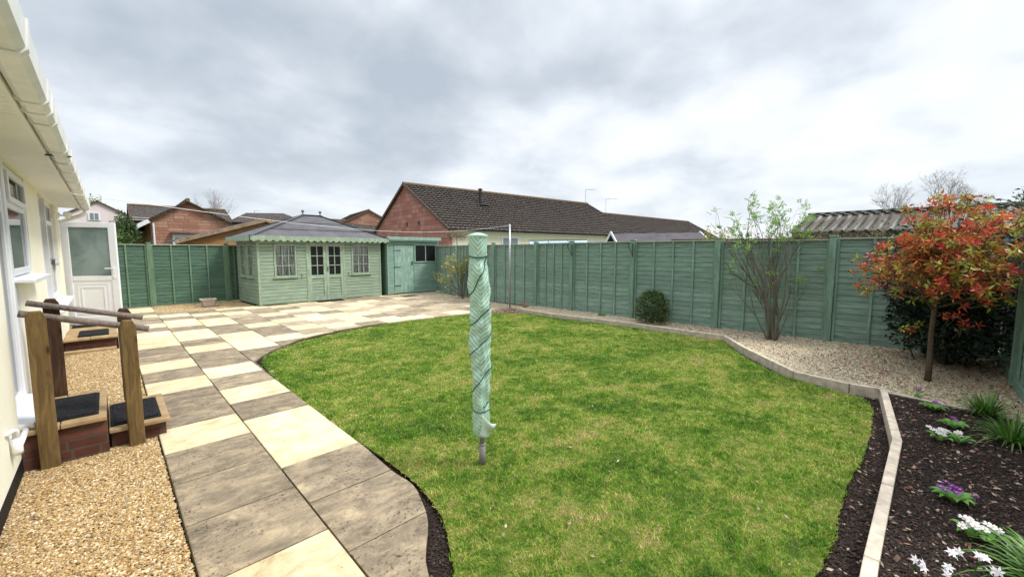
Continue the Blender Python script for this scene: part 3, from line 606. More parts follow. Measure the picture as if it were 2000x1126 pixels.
# ================================================================== HOUSE (left)
HX = -.6
ho = Vector((HX, 4, 0))
house = thing('bungalow', 'cream rendered bungalow wall with white gutter, windows and soffit along the path', 'house', ho)
def hb(): return MB()
def hbuild(mb, name, mats, parent=house, **k):
    mb.v = [(x-ho.x, y-ho.y, z-ho.z) for x, y, z in mb.v]; return mb.build(name, mats, parent, **k)
w = hb()
w.box(-5, -.55, -3, 4.68, -.1, 2.5)                       # front projecting part
w.box(-5, -.60, 4.68, 5.65, -.1, .30); w.box(-5, -.60, 4.68, 5.57, 2.36, 2.5)
w.box(-5, -.9, 4.68, 5.65, .30, 2.36)
w.box(-5, HX, 5.65, 7.0, -.1, 1.38); w.box(-5, HX, 5.65, 7.0, 2.42, 2.5); w.box(-5, -1.0, 5.65, 7.0, 1.38, 2.42)
w.box(-5, HX, 7.0, 8.25, -.1, 2.5)
w.box(-5, HX, 8.25, 10.75, -.1, .84); w.box(-5, HX, 8.25, 10.75, 2.44, 2.5); w.box(-5, -1.0, 8.25, 10.75, .84, 2.44)
w.box(-5, HX, 10.75, 11.62, -.1, 2.5)
w.box(-.6+.001, -.585, 10.9, 11.15, 0, 2.45)
hbuild(w, 'wall', M['render'])
hbuild(hb().box(HX, -.594, 5.5, 11.6, -.05, .11).box(-.55, -.545, -3, 4.68, -.05, .10), 'damp_course', M['black'])
hbuild(hb().box(-4.5, -1.6, 11.62, 16, -.1, 2.46).box(-1.6, HX-.25, 14.2, 16.1, -.1, 2.2), 'brick_wall', M['redbrick'])
# eaves
sf = hb()
for k in range(150):
    y = -3+k*.098
    if y < 11.4: sf.box(-.62, -.318, y+.003, y+.095, 2.445, 2.46)
sf.box(-.62, -.318, -3, 11.4, 2.452, 2.47)
hbuild(sf, 'soffit', M['soffit'])
hbuild(hb().box(-.318, -.296, -3, 11.42, 2.425, 2.66), 'fascia', M['soffit'])
gt = hb(); prof = [(-.292, 2.60), (-.288, 2.50), (-.262, 2.475), (-.200, 2.475), (-.176, 2.50), (-.170, 2.60), (-.178, 2.60), (-.184, 2.506), (-.205, 2.484), (-.258, 2.484), (-.280, 2.506), (-.284, 2.60)]
prof = [(x, z-.055) for x, z in prof]
n = len(prof)
def extr(mb, pr, y0, y1, mi=0):
    k = len(pr); mb.add([(x, y0, z) for x, z in pr]+[(x, y1, z) for x, z in pr], [(i, (i+1) % k, k+(i+1) % k, k+i) for i in range(k)]+[tuple(range(k))[::-1], tuple(range(k, 2*k))], mi)
extr(gt, prof, -3, 11.3); gto = hbuild(gt, 'gutter', M['gutter'])
# brackets and unions
br = [(x+(-.007 if x < -.23 else .007), z-.008 if z < 2.5 else z+.01) for x, z in prof[:6]]; br2 = [(-.178, 2.553), (-.284, 2.553)]
for y in [1.45, 2.56, 3.37, 3.62, 3.9, 4.9, 5.5, 6.1, 6.9, 7.7, 8.3, 9.1, 9.9, 10.6, 11.2]:
    m = hb(); wd = .035 if y not in (2.56, 3.62) else .05
    extr(m, br, y, y+wd); hbuild(m, 'gutter_bracket', M['gutter'], gto).matrix_parent_inverse = Matrix.Identity(4)
rf = hb(); rf.slab([(-.22, -3, 2.60), (-.22, 11.45, 2.60), (-4.5, 11.45, 4.6), (-4.5, -3, 4.6)], (0, 0, .05)); hbuild(rf, 'roof', M['tile'])
d = hb(); d.tube([(-.235, 11.18, 2.44), (-.235, 11.2, 2.36), (-.30, 11.22, 2.30), (-.72, 11.72, 2.14), (-.78, 11.75, 2.0), (-.78, 11.75, 0)], .034, 10); hbuild(d, 'downpipe', M['gutter'], smooth=True)
# door 1 (by the steps)
def winframe(parent, y0, y1, z0, z1, x, fw=.06, mull=(), trans=(), depth=.05, name='frame'):
    m = hb(); m.box(x-depth, x, y0, y0+fw, z0, z1); m.box(x-depth, x, y1-fw, y1, z0, z1); m.box(x-depth, x, y0+fw, y1-fw, z0, z0+fw); m.box(x-depth, x, y0+fw, y1-fw, z1-fw, z1)
    for q in mull: m.box(x-depth, x-.004, q-fw/2, q+fw/2, z0+fw, z1-fw)
    for (a, b, z) in trans: m.box(x-depth, x-.004, a, b, z-fw/2, z+fw/2)
    return hbuild(m, name, M['white'], parent, bevel=.006)
def hempty(name, parent=house):
    o = bpy.data.objects.new(name, None); COL.objects.link(o); o.parent = parent; return o
def wglass(parent, y0, y1, z0, z1, x): return hbuild(hb().box(x-.03, x-.02, y0, y1, z0, z1), 'pane', M['glass'], parent)
fr = winframe(house, 4.70, 5.57, .35, 2.36, -.605, .07, trans=((4.77, 5.50, 2.0),), name='door')
wglass(fr, 4.77, 5.50, .42, 2.29, -.605)
hbuild(hb().box(-.67, -.592, 5.572, 5.675, .345, 2.44), 'jamb', M['white'], bevel=.006)
hbuild(hb().box(-.65, -.597, 5.68, 5.86, .345, 1.36), 'door_side_panel', M['white'])
hbuild(hb().box(-.70, -.47, 4.685, 5.68, .30, .345), 'door_sill', M['white'], bevel=.008)
# window 1
f1 = winframe(house, 5.68, 6.98, 1.41, 2.41, -.605, .065, trans=((5.72, 6.92, 2.07),), name='window'); wglass(f1, 5.72, 6.95, 1.45, 2.38, -.605)

m = hb()
for (a, b, c, d_) in ((5.78, 5.83, 2.09, 2.36), (6.83, 6.88, 2.09, 2.36)): m.box(-.605, -.582, a, b, c, d_)
m.box(-.605, -.582, 5.83, 6.83, 2.09, 2.135); m.box(-.605, -.582, 5.83, 6.83, 2.315, 2.36); hbuild(m, 'opening_sash', M['white'], f1, bevel=.005)
hbuild(hb().slab([(-.64, 5.62, 1.365), (-.64, 7.02, 1.365), (-.47, 7.02, 1.35), (-.47, 5.62, 1.35)], (0, 0, .035)), 'window_sill', M['white'], bevel=.006)
# window 2 / glazed side door
f2 = winframe(house, 8.28, 10.72, .87, 2.43, -.645, .07, mull=(9.05, 9.85), trans=((8.35, 9.05, 2.1), (9.85, 10.65, 2.1)), name='window'); wglass(f2, 8.3, 10.7, .9, 2.4, -.645)
hbuild(hb().box(-.66, -.60, 9.02, 9.08, .9, 2.4), 'mullion', M['white'], f2)
hbuild(hb().box(-.64, -.59, 10.52, 10.68, 1.42, 1.46).box(-.64, -.60, 10.55, 10.66, 1.40, 1.52), 'handle', M['white'], f2)
hbuild(hb().box(-.64, -.60, 10.5, 10.6, 2.2, 2.28), 'hinge', M['white'], f2)
hbuild(hb().slab([(-.64, 8.2, .82), (-.64, 10.8, .82), (-.47, 10.8, .80), (-.47, 8.2, .80)], (0, 0, .035)), 'window_sill', M['white'], bevel=.006)
# vent grille, security light, waste pipe
m = hb()
for k in range(7): m.box(-.55, -.542, 4.02, 4.22, .98+k*.022, .99+k*.022)
hbuild(m, 'vent_grille', M['render'])
sl_ = hb(); sl_.box(-.60, -.57, 11.2, 11.3, 2.26, 2.34); sl_.tube([(-.57, 11.25, 2.3), (-.50, 11.25, 2.28)], .014, 8)
for dy in (-.07, .07): sl_.lathe([(.028, -.05), (.045, -.02), (.05, .05), (.02, .06)], (-.47, 11.25+dy, 2.30), 12)
hbuild(sl_, 'security_lamp', M['soffit'])
wp = hb(); wp.tube([(-.55, 4.16, .44), (-.525, 4.22, .445), (-.515, 4.25, .43), (-.515, 4.26, .36)], [.015, .016, .018, .018], 10)
wp.tube([(-.515, 4.26, .38), (-.515, 4.26, .29), (-.515, 4.27, .275)], .026, 12); wp.tube([(-.515, 4.28, .30), (-.515, 4.5, .30), (-.515, 4.72, .31)], .018, 10)
hbuild(wp, 'waste_pipe', M['white'], smooth=True)
hbuild(hb().bar((-.30, 5.1, 2.42), (-.17, 5.2, 2.44), .03, .012), 'gutter_strap', M['iron'])
# open back door
door = thing('open_door', 'white plastic half glazed back door standing wide open with obscured glass', 'door', (-.60, 11.76, 0))
DL = .82; ang = math.atan2(11.45-11.76, .12+.60); door.rotation_euler = (0, 0, ang)
m = MB(); z0, z1 = .20, 2.20
m.box(0, .11, -.03, .03, z0, z1); m.box(DL-.11, DL, -.03, .03, z0, z1); m.box(.11, DL-.11, -.03, .03, z1-.10, z1); m.box(.11, DL-.11, -.03, .03, 1.06, 1.15); m.box(.11, DL-.11, -.03, .03, z0, z0+.14)
m.build('door_frame', M['white'], door, bevel=.005)
m = MB(); m.box(.11, DL-.11, -.018, .018, z0+.14, 1.06)
for e_, t_ in ((.06, .024), (.12, .028)):
    a, b, c, d_ = .11+e_, DL-.11-e_, z0+.14+e_, 1.06-e_
    m.box(a, b, -t_, t_, c, c+.018); m.box(a, b, -t_, t_, d_-.018, d_); m.box(a, a+.018, -t_, t_, c+.018, d_-.018); m.box(b-.018, b, -t_, t_, c+.018, d_-.018)
m.build('lower_panel', M['white'], door)
MB().box(.11, DL-.11, -.012, .012, 1.15, z1-.10).build('obscured_pane', M['frost'], door)
m = MB(); m.box(DL-.085, DL-.045, -.042, -.03, 1.10, 1.34); m.box(DL-.19, DL-.06, -.075, -.058, 1.285, 1.31); m.box(DL-.075, DL-.055, -.06, -.042, 1.285, 1.31)
m.build('handle', M['white'], door, bevel=.003)
# ================================================================== STEPS
def steps(name, label, loc, boxes, tops):
    t = thing(name, label, 'steps', loc)
    for b in boxes: MB().box(*b).build('brick_riser', M['redbrick'], t)
    for b in tops: MB().box(*b).build('slab_tread', M['coping'], t, bevel=.008)
    return t
steps('brick_steps', 'two brick steps with tan slab treads below the front door, between the timber posts', (-.6, 4.72, 0),
      [(.01, .515, -.06, .80, -.06, .265), (.53, .885, .03, .82, -.06, .118)],
      [(.0, .255, -.10, .84, .265, .302), (.259, .515, -.10, .84, .266, .303), (.52, .915, -.02, .40, .118, .152), (.52, .915, .404, .86, .119, .153)])
steps('back_door_landing', 'low brick landing with tan slab top below the open white back door', (-.6, 9.75, 0),
      [(.01, .63, .05, 1.9, -.06, .155)], [(0, .31, 0, .9, .155, .19), (.314, .645, 0, .9, .156, .191), (0, .645, .904, 1.8, .155, .19), (.0, .62, -.22, -.06, -.03, .025)])
def mat_(label, x0, x1, y0, y1, z, raised=False):
    t = thing('doormat', label, 'doormat', ((x0+x1)/2, (y0+y1)/2, z)); a, b = (x1-x0)/2, (y1-y0)/2
    MB().box(-a, a, -b, b, 0, .012).build('mat_base', M['black'], t, bevel=.004)
    MB().box(-a+.02, a-.02, -b+.02, b-.02, .012, .02).build('mat_pile', M['mat'], t)
    return t
mat_('black patterned rubber doormat on the upper brick step', -.47, -.13, 4.72, 5.42, .303)
mat_('black tray doormat on the lower brick step', -.07, .26, 4.78, 5.44, .153)
mat_('black rubber doormat near the edge of the back door landing', -.44, -.06, 9.95, 10.65, .191)
mat_('small dark doormat at the back door threshold', -.56, -.22, 11.2, 11.5, .191)
mat_('flat black doormat on the paving outside the summerhouse doors', 4.75, 5.6, 13.62, 13.92, .001)
# ================================================================== HANDRAILS
def hpost(x, y, h, s, parent, mat, o):
    m = MB(); a = s/2
    prof = [(-a, -.06), (a, -.06), (a, h-.045), (a*.55, h), (-a*.55, h), (-a, h-.045)]
    vs = [(px, -a, pz) for px, pz in prof]+[(px, a, pz) for px, pz in prof]; k = 6
    m.add(vs, [tuple(range(k)), tuple(range(k, 2*k))[::-1]]+[((i+1) % k, i, k+i, k+(i+1) % k) for i in range(k)])
    q = m.build('post', mat, parent, bevel=.005, loc=(x-o[0], y-o[1], 0)); q.rotation_euler = (0, 0, R(4)); return q
hr = thing('timber_handrail', 'nearer timber handrail, two square posts and a grey round rail beside the steps', 'handrail', (-.41, 4.66, 0))
hpost(-.41, 4.66, 1.19, .105, hr, M['post'], (-.41, 4.66)); hpost(.085, 4.70, 1.06, .10, hr, M['post'], (-.41, 4.66))
MB().tube([(-.09, .08, 1.175), (.63, .08, .965)], .026, 12).build('round_rail', M['rail'], hr, smooth=True)
hr = thing('timber_handrail', 'farther timber handrail with darker reddish posts behind the brick steps', 'handrail', (-.40, 5.68, 0))
hpost(-.40, 5.68, 1.20, .105, hr, M['postdark'], (-.40, 5.68)); hpost(.085, 5.72, 1.06, .10, hr, M['postdark'], (-.40, 5.68))
MB().tube([(-.14, -.08, 1.18), (.62, -.08, .965)], .026, 12).build('round_rail', M['rail'], hr, smooth=True)

# ================================================================== FENCES
def fence(name, label, pts, heights, posts, mats, nb=3, z0=.02, side=1, lastpost=True):
    """pts: ground points in plan; boards face the garden (side=+1 left of travel)"""
    t = thing(name, label, 'fence', (pts[0][0], pts[0][1], 0)); o = Vector((pts[0][0], pts[0][1], 0)); mf, mp = mats
    for i in range(len(pts)-1):
        a = Vector((*pts[i], 0)); b = Vector((*pts[i+1], 0)); d = (b-a).normalized(); ln = (b-a).length; rz = math.atan2(d.y, d.x); H = heights[i]
        zb = z0 if not hasattr(z0, '__len__') else z0[i]
        m = MB(); x0, x1 = .05, ln-.05; nbd = 17; bh = (H-.02)/nbd; s = side
        for k in range(nbd):
            zz = zb+k*bh; j = rr.uniform(-.006, .006)
            # tapered lap board: thick foot laid proud of the board below
            yb, yt = s*.019, s*.010
            pr = [(yb, zz-.012+j), (yt, zz+bh+.004), (yt-s*.008, zz+bh+.004), (yb-s*.012, zz-.012+j)]
            m.add([(x0, y, z) for y, z in pr]+[(x1, y, z) for y, z in pr], [(0, 1, 2, 3), (7, 6, 5, 4)]+[((q+1) % 4, q, 4+q, 4+(q+1) % 4) for q in range(4)])
        p = m.build('panel', mf, t); p.location = a-o; p.rotation_euler = (0, 0, rz)
        for k in range(nb+2):
            x = x0+.02+(x1-x0-.04)*k/(nb+1)
            MB().box(x-.019, x+.019, *(sorted((s*.022, s*.046))), zb-.01, zb+H-.01).build('batten', mp, p)
        MB().box(x0-.01, x1+.01, -.03, .05 if s > 0 else .03, zb+H-.012, zb+H+.008).build('capping', M['cap'], p) if s > 0 else MB().box(x0-.01, x1+.01, -.05, .03, zb+H-.012, zb+H+.008).build('capping', M['cap'], p)
    for (x, y, h, rz) in posts:
        q = MB().box(-.05, .05, -.05, .05, -.1, h).build('post', mp, t, bevel=.006); q.location = (x-o.x, y-o.y, 0); q.rotation_euler = (0, 0, rz)
        c = MB().box(-.06, .06, -.06, .06, h, h+.025).build('post_cap', mp, q, bevel=.006)
    return t
LP = [(-.98, 16.25), (.89, 16.25), (2.80, 16.25), (3.5, 16.32), (5.4, 16.32), (7.3, 16.32), (9.3, 16.32)]
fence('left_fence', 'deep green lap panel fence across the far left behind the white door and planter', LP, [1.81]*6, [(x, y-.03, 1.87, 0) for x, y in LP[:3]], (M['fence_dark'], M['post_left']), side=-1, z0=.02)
RP = [(9.62, 14.2), (9.05, 12.0), (8.86, 10.95), (8.85, 9.75), (8.85, 7.93), (8.86, 6.66), (8.87, 4.88), (8.98, 3.02), (9.09, 1.17), (9.26, -.86)]
RH = [1.80]*4+[1.82, 1.82, 1.82, 1.80, 1.82]
fence('long_fence', 'long sage green lap panel fence running down the right side of the garden', RP, RH,
      [(x-.045, y, 1.885, 0) for x, y in RP[2:-1]], (M['fence'], M['fence_post']), nb=3, side=-1, z0=.04)
SP = [(9.26, -.88), (7.5, -.86), (5.65, -.84), (3.8, -.83)]
fence('side_fence', 'green lap panel fence running along the right hand edge beside the planting bed', SP, [1.66]*3, [(SP[1][0], SP[1][1]+.04, 1.72, 0), (SP[2][0], SP[2][1]+.04, 1.72, 0)], (M['fence'], M['fence_post']), side=-1, z0=.16)
gbm = MB(); gbm.box(5.6, 9.2, -.86, -.80, -.05, .17); tag(gbm.build('gravel_board', M['fence_post'], bevel=.005, loc=None), 'long green gravel board at the foot of the right hand side fence', 'board')
# hanging basket brackets
def bracket(x, y, z, label):
    t = thing('basket_bracket', label, 'bracket', (x, y, z), 0, 'hanging basket brackets on the long fence')
    MB().box(-.006, 0, -.01, .01, -.30, .02).build('back_plate', M['iron'], t)
    MB().bar((0, 0, 0), (-.27, 0, .03), .012).tube([(-.27, 0, .03), (-.29, 0, .05), (-.275, 0, .065)], .007, 6).build('arm', M['iron'], t)
    MB().tube([(-.002, 0, -.27), (-.08, 0, -.17), (-.15, 0, -.10), (-.23, 0, .015)], .007, 6).build('brace', M['iron'], t)
    MB().tube([(-.05+.032*math.cos(a/10*6.283), 0, -.07+.032*math.sin(a/10*6.283)) for a in range(11)], .005, 5).build('scroll', M['iron'], t)
bracket(8.765, 6.62, 1.80, 'black iron basket bracket on the post farther from the camera')
bracket(8.775, 4.86, 1.80, 'black iron basket bracket on the post above the round conifer')
# ================================================================== SUMMERHOUSE
sh = thing('summerhouse', 'sage green summerhouse with hipped felt roof, glazed double doors and curtained windows', 'summerhouse', (3.18, 13.93, 0), R(3.2))
SW, SD, SHt = 3.95, 2.05, 2.0
def clad(mb, x0, x1, z0, z1, y, axis, openings, bh=.108, out=-1):
    """shiplap boards on a wall plane; openings (a,b,z0,z1)"""
    k = 0; z = z0
    while z < z1-.01:
        zt = min(z+bh, z1); segs = [(x0, x1)]
        for (a, b, c, d) in openings:
            if d > z+.02 and c < zt-.02:
                ns = []
                for s_, e_ in segs:
                    if b <= s_ or a >= e_: ns.append((s_, e_)); continue
                    if a > s_: ns.append((s_, a))
                    if b < e_: ns.append((b, e_))
                segs = ns
        for s_, e_ in segs:
            pr = [(y, z+.0), (y+out*.022, z+.002), (y+out*.022, zt-.028), (y+out*.008, zt-.009), (y, zt-.009)]
            vs = [(s_, p, q) for p, q in pr]+[(e_, p, q) for p, q in pr]
            if axis == 'y': vs = [(b_, a_, c_) for a_, b_, c_ in vs]
            fs = [(0, 1, 2, 3, 4), (9, 8, 7, 6, 5)]+[(i, 5+i, 5+(i+1) % 5, (i+1) % 5) for i in range(5)]
            mb.add(vs, fs)
        z = zt
core = MB()
fo = [(.41, 1.08, .82, 1.86), (1.38, 2.60, -.1, 1.90), (2.86, 3.56, .82, 1.86)]
so_ = [(.40, .92, .82, 1.86), (1.18, 1.70, .82, 1.86)]
clad(core, 0, SW, .03, 1.99, 0, 'x', fo, out=-1)
clad(core, 0, SD, .03, 1.99, 0, 'y', so_, out=-1)
clad(core, 0, SD, .03, 1.99, SW, 'y', [], out=1)
for a, b, c, d in ((.02, .39, 0, 2.0), (1.10, 1.36, 0, 2.0), (2.62, 2.84, 0, 2.0), (3.58, SW-.02, 0, 2.0), (.39, 1.10, 0, .80), (2.84, 3.58, 0, .80), (.39, 3.58, 1.92, 2.0)):
    core.box(a, b, .002, .03, c, d)
core.box(.02, SW-.02, SD-.03, SD, 0, 2.0); core.box(SW-.03, SW-.004, .03, SD-.03, 0, 2.0)
for a, b, c, d in ((.03, .38, 0, 2), (.94, 1.16, 0, 2), (1.72, SD-.03, 0, 2), (.38, .94, 0, .8), (1.16, 1.72, 0, .8), (.38, 1.72, 1.88, 2)): core.box(.004, .03, a, b, c, d)
core.build('wall', M['sum'], sh)
MB().box(.05, SW-.05, .05, SD-.05, .0, .05).build('floor', M['deadwood'], sh)
MB().box(-.03, .03, -.032, -.022+.03, .01, 1.99).box(SW-.02, SW+.03, -.032, .01, .01, 1.99).build('corner_trim', M['sumtrim'], sh)
def shwin(x0, x1, z0, z1, nx, nz, axis='x', cur=True, name='window', parent=None, glassm_=None, bot=None):
    def T(mb):
        if axis == 'y': mb.v = [(y, x, z) for x, y, z in mb.v]; mb.f = [f[::-1] for f in mb.f]
        return mb
    f = .045; m = MB()
    m.box(x0-.01, x0+f, -.034, .02, z0, z1); m.box(x1-f, x1+.01, -.034, .02, z0, z1); m.box(x0+f, x1-f, -.034, .02, z1-f, z1+.01); m.box(x0+f, x1-f, -.034, .02, z0-.01, z0+f)
    for i in range(1, nx): q = x0+f+(x1-x0-2*f)*i/nx; m.box(q-.011, q+.011, -.024, .006, z0+f, z1-f)
    for i in range(1, nz): q = z0+f+(z1-z0-2*f)*i/nz; m.box(x0+f, x1-f, -.0235, .0055, q-.011, q+.011)
    w_ = T(m).build(name, M['sumtrim'], parent or sh)
    m = MB(); m.box(x0-.05, x1+.05, -.07, -.025, z0-.035, z0-.008); T(m).build('sill', M['sumtrim'], w_)
    m = MB()
    if cur:
        n_ = 46; vs = []
        for i in range(n_+1):
            q = x0+f+(x1-x0-2*f)*i/n_; y = .035+.014*math.sin(i*1.9)+.008*math.sin(i*.7+x0*9); vs += [(q, y, z0+f-.03), (q, y, z1-f+.02)]
        m.add(vs, [(2*i, 2*i+2, 2*i+3, 2*i+1) for i in range(n_)]); T(m).build('curtain', M['curtain'], w_, smooth=True)
        m = MB(); m.box(x0+f, x1-f, .004, .008, z0+f, z1-f); T(m).build('pane', M['pane'], w_)
    else:
        m.box(x0+f, x1-f, .004, .010, z0+f, z1-f); T(m).build('pane', M['dark'], w_)
    return w_
def clear():
    b = NB('clear_pane'); b.fin((0.9, 0.95, 0.95), 0.03, 0.5); tr = b.n('ShaderNodeBsdfTransparent'); gl_ = b.n('ShaderNodeBsdfGlossy'); gl_.inputs['Roughness'].default_value = .03
    fr_ = b.n('ShaderNodeFresnel'); fr_.inputs[0].default_value = 1.45; mx = b.n('ShaderNodeMixShader'); o = [q for q in b.t.nodes if q.type == 'OUTPUT_MATERIAL'][0]
    b.l(fr_.outputs[0], mx.inputs[0]); b.l(tr.outputs[0], mx.inputs[1]); b.l(gl_.outputs[0], mx.inputs[2]); b.l(mx.outputs[0], o.inputs[0]); return b.m
M['pane'] = clear()
shwin(.43, 1.06, .84, 1.85, 3, 3); shwin(2.88, 3.54, .84, 1.85, 3, 3)
shwin(.42, .90, .84, 1.85, 2, 3, 'y'); shwin(1.20, 1.68, .84, 1.85, 2, 3, 'y')
for (x0, x1, hs) in ((1.42, 1.985, 1), (1.995, 2.56, -1)):
    dd = MB(); zt, zm = 1.86, .86
    dd.box(x0, x0+.085, -.03, .015, .02, zt); dd.box(x1-.085, x1, -.03, .015, .02, zt); dd.box(x0+.085, x1-.085, -.03, .015, zt-.07, zt); dd.box(x0+.085, x1-.085, -.03, .015, zm-.11, zm); dd.box(x0+.085, x1-.085, -.03, .015, .02, .16)
    q = (x0+x1)/2; dd.box(q-.012, q+.012, -.022, .01, zm, zt-.07)
    for k in (1, 2): z_ = zm+(zt-.07-zm)*k/3; dd.box(x0+.085, x1-.085, -.0215, .0095, z_-.012, z_+.012)
    dr = dd.build('door', M['sumtrim'], sh)
    MB().box(x0+.085, x1-.085, .011, .016, zm, zt-.07).build('pane', M['dark'], dr)
    pl = MB(); clad(pl, x0+.085, x1-.085, .16, zm-.11, .012, 'x', [], .1); pl.build('door_panel', M['sum'], dr)
    hx = x1-.04 if hs > 0 else x0+.04
    MB().box(hx-.012, hx+.012, -.045, -.03, .98, 1.12).box(hx-.01, hx+.05*hs if hs > 0 else hx+.01, -.06, -.045, 1.05, 1.065).build('handle', M['iron'], dr) if hs < 0 else None
MB().box(1.36, 1.418, -.036, .02, .0, 1.92).box(2.562, 2.62, -.036, .02, .0, 1.92).box(1.418, 2.562, -.036, .02, 1.865, 1.92).build('door_surround', M['sumtrim'], sh)
for x in (1.2, 2.75): MB().tube([(x, -.03, .92), (x-.01, -.05, .86), (x, -.045, .74)], .007, 6).build('window_stay', M['iron'], sh)
# roof
ov = .22; ex0, ex1, ey0, ey1 = -ov-.02, SW+ov+.05, -ov, SD+ov; ze, zr = 2.08, 2.86; rx0, rx1, ry = 1.72, 2.30, SD/2
rm = MB()
A, B, C_, D_ = (ex0, ey0, ze), (ex1, ey0, ze), (ex1, ey1, ze), (ex0, ey1, ze); P_, Q_ = (rx0, ry, zr), (rx1, ry, zr)
rm.add([A, B, C_, D_, P_, Q_], [(0, 1, 5, 4), (1, 2, 5), (2, 3, 4, 5), (3, 0, 4), (3, 2, 1, 0)]); rfo = rm.build('roof', M['felt'], sh)
hipm = MB()
for a, b in ((A, P_), (B, Q_), (P_, Q_), (C_, Q_), (D_, P_)): hipm.bar(Vector(a)+Vector((0, 0, .012)), Vector(b)+Vector((0, 0, .012)), .12, .02)
hipm.build('hip_felt', M['felt'], rfo)
seam = MB()
def on(p, q, t): return Vector(p).lerp(Vector(q), t)
for t_ in (.30, .62): seam.bar(on(A, P_, t_)+Vector((0, -.01, .008)), on(B, Q_, t_)+Vector((0, -.01, .008)), .02, .010)
seam.build('felt_seam', M['felt'], rfo)
def scallop(mb, a, b, z1, zb, rad, y, axis, out):
    n_ = int((b-a)/.012); vs = []
    for i in range(n_+1):
        x_ = a+(b-a)*i/n_; ph = ((x_-a)/rad) % 1.0; zz = zb-.055*math.sin(math.pi*ph)
        for yy in (y, y+out*.018): vs += [(x_, yy, z1), (x_, yy, zz)]
    fs = []
    for i in range(n_):
        o_ = 4*i; fs += [(o_, o_+1, o_+5, o_+4), (o_+2, o_+6, o_+7, o_+3), (o_+1, o_+3, o_+7, o_+5), (o_, o_+4, o_+6, o_+2)]
    if axis == 'y': vs = [(q, p, r) for p, q, r in vs]
    mb.add(vs, fs)
fm = MB(); scallop(fm, ex0, ex1, ze+.012, ze-.10, .20, ey0, 'x', -1); scallop(fm, ey0, ey1, ze+.012, ze-.10, .20, ex0, 'y', -1); scallop(fm, ey0, ey1, ze+.012, ze-.10, .20, ex1, 'y', 1)
fm.build('scalloped_fascia', M['sumtrim'], sh)
for x in (rx0, rx1):
    MB().lathe([(.035, 0), (.035, .03), (.015, .05), (.015, .075), (.04, .10), (.05, .13), (.035, .165), (.005, .175)], (x, ry, zr), 14).build('finial', M['rail'], rfo, smooth=True)
# ================================================================== SHED
sd = thing('garden_shed', 'small green pent shed with plank door and dark window beside the summerhouse', 'shed', (7.40, 14.12, 0))
w = 2.25; m = MB()
clad(m, .0, w, .03, 2.0, 0, 'x', [(.27, 1.12, -.1, 1.88), (1.18, 2.14, 1.22, 1.88)], .085, -1)
clad(m, 0, 1.6, .03, 2.0, 0, 'y', [], .085, -1); m.box(.004, w-.004, .03, 1.6, 0, 2.0); m.build('wall', M['shed'], sd)
for a, b in ((0, .04), (w-.04, w)): MB().box(a, b, -.034, .0, .02, 2.0).build('corner_trim', M['shedtrim'], sd)
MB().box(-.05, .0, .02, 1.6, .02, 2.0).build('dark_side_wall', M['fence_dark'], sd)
dm = MB(); n_ = 7
for k in range(n_): x0 = .29+(.81)*k/n_; dm.box(x0+.0025, x0+.81/n_-.0025, -.028, .004, .05, 1.86)
dm.box(.29, 1.10, -.01, .004, .05, 1.86)
dr = dm.build('door', M['shedtrim'], sd)
for z_ in (.32, 1.03, 1.66): MB().box(.27, .55, -.034, -.028, z_-.014, z_+.014).build('hinge', M['iron'], dr)
MB().box(1.02, 1.06, -.05, -.028, 1.1, 1.24).build('latch', M['iron'], dr)
wm_ = MB(); wm_.box(1.16, 1.20, -.036, .0, 1.20, 1.9); wm_.box(2.12, 2.16, -.036, .0, 1.20, 1.9); wm_.box(1.2, 2.12, -.036, .0, 1.86, 1.9); wm_.box(1.14, 2.18, -.05, .0, 1.20, 1.235); wm_.box(1.645, 1.675, -.034, .0, 1.235, 1.86)
wd = wm_.build('window', M['shedtrim'], sd); MB().box(1.2, 2.12, -.006, .0, 1.235, 1.86).build('pane', M['dark'], wd)
MB().box(-.06, w+.08, -.16, -.13, 2.05, 2.17).build('fascia', M['shedtrim'], sd, bevel=.005)
MB().slab([(-.06, -.13, 2.14), (w+.08, -.13, 2.14), (w+.08, 1.65, 1.98), (-.06, 1.65, 1.98)], (0, 0, .03)).build('roof', M['felt'], sd)
MB().box(0, w, -.13, .0, 2.0, 2.05).build('eave_board', M['shed'], sd)
# planter, manhole
pl_ = thing('planter', 'pale stone coloured rectangular planter on the gravel by the left fence', 'planter', (2.07, 15.05, 0))
m = MB(); a, b = .15, .11
def frus(mb, x0, y0, z0, x1, y1, z1, mi=0):
    mb.add([(-x0, -y0, z0), (x0, -y0, z0), (x0, y0, z0), (-x0, y0, z0), (-x1, -y1, z1), (x1, -y1, z1), (x1, y1, z1), (-x1, y1, z1)], [(3, 2, 1, 0), (0, 1, 5, 4), (1, 2, 6, 5), (2, 3, 7, 6), (3, 0, 4, 7), (4, 5, 6, 7)], mi)
frus(m, .12, .10, 0, .165, .145, .19); m.build('pot_body', M['terracotta'], pl_, bevel=.01)
m = MB(); m.box(-.195, .195, -.17, -.14, .19, .225); m.box(-.195, .195, .14, .17, .19, .225); m.box(-.195, -.165, -.14, .14, .19, .225); m.box(.165, .195, -.14, .14, .19, .225); m.build('pot_rim', M['terracotta'], pl_, bevel=.006)
MB().box(-.165, .165, -.14, .14, .188, .205).build('compost', M['soil'], pl_)
mh_ = thing('manhole_cover', 'dark square inspection cover set in the gravel before the shed', 'manhole cover', (*at(800, 578), 0), R(8))
MB().box(-.27, .27, -.2, .2, -.01, .02).build('cover_plate', M['iron'], mh_, bevel=.005); MB().box(-.30, .30, -.23, .23, -.02, .01).build('cover_frame', M['kerb'], mh_)
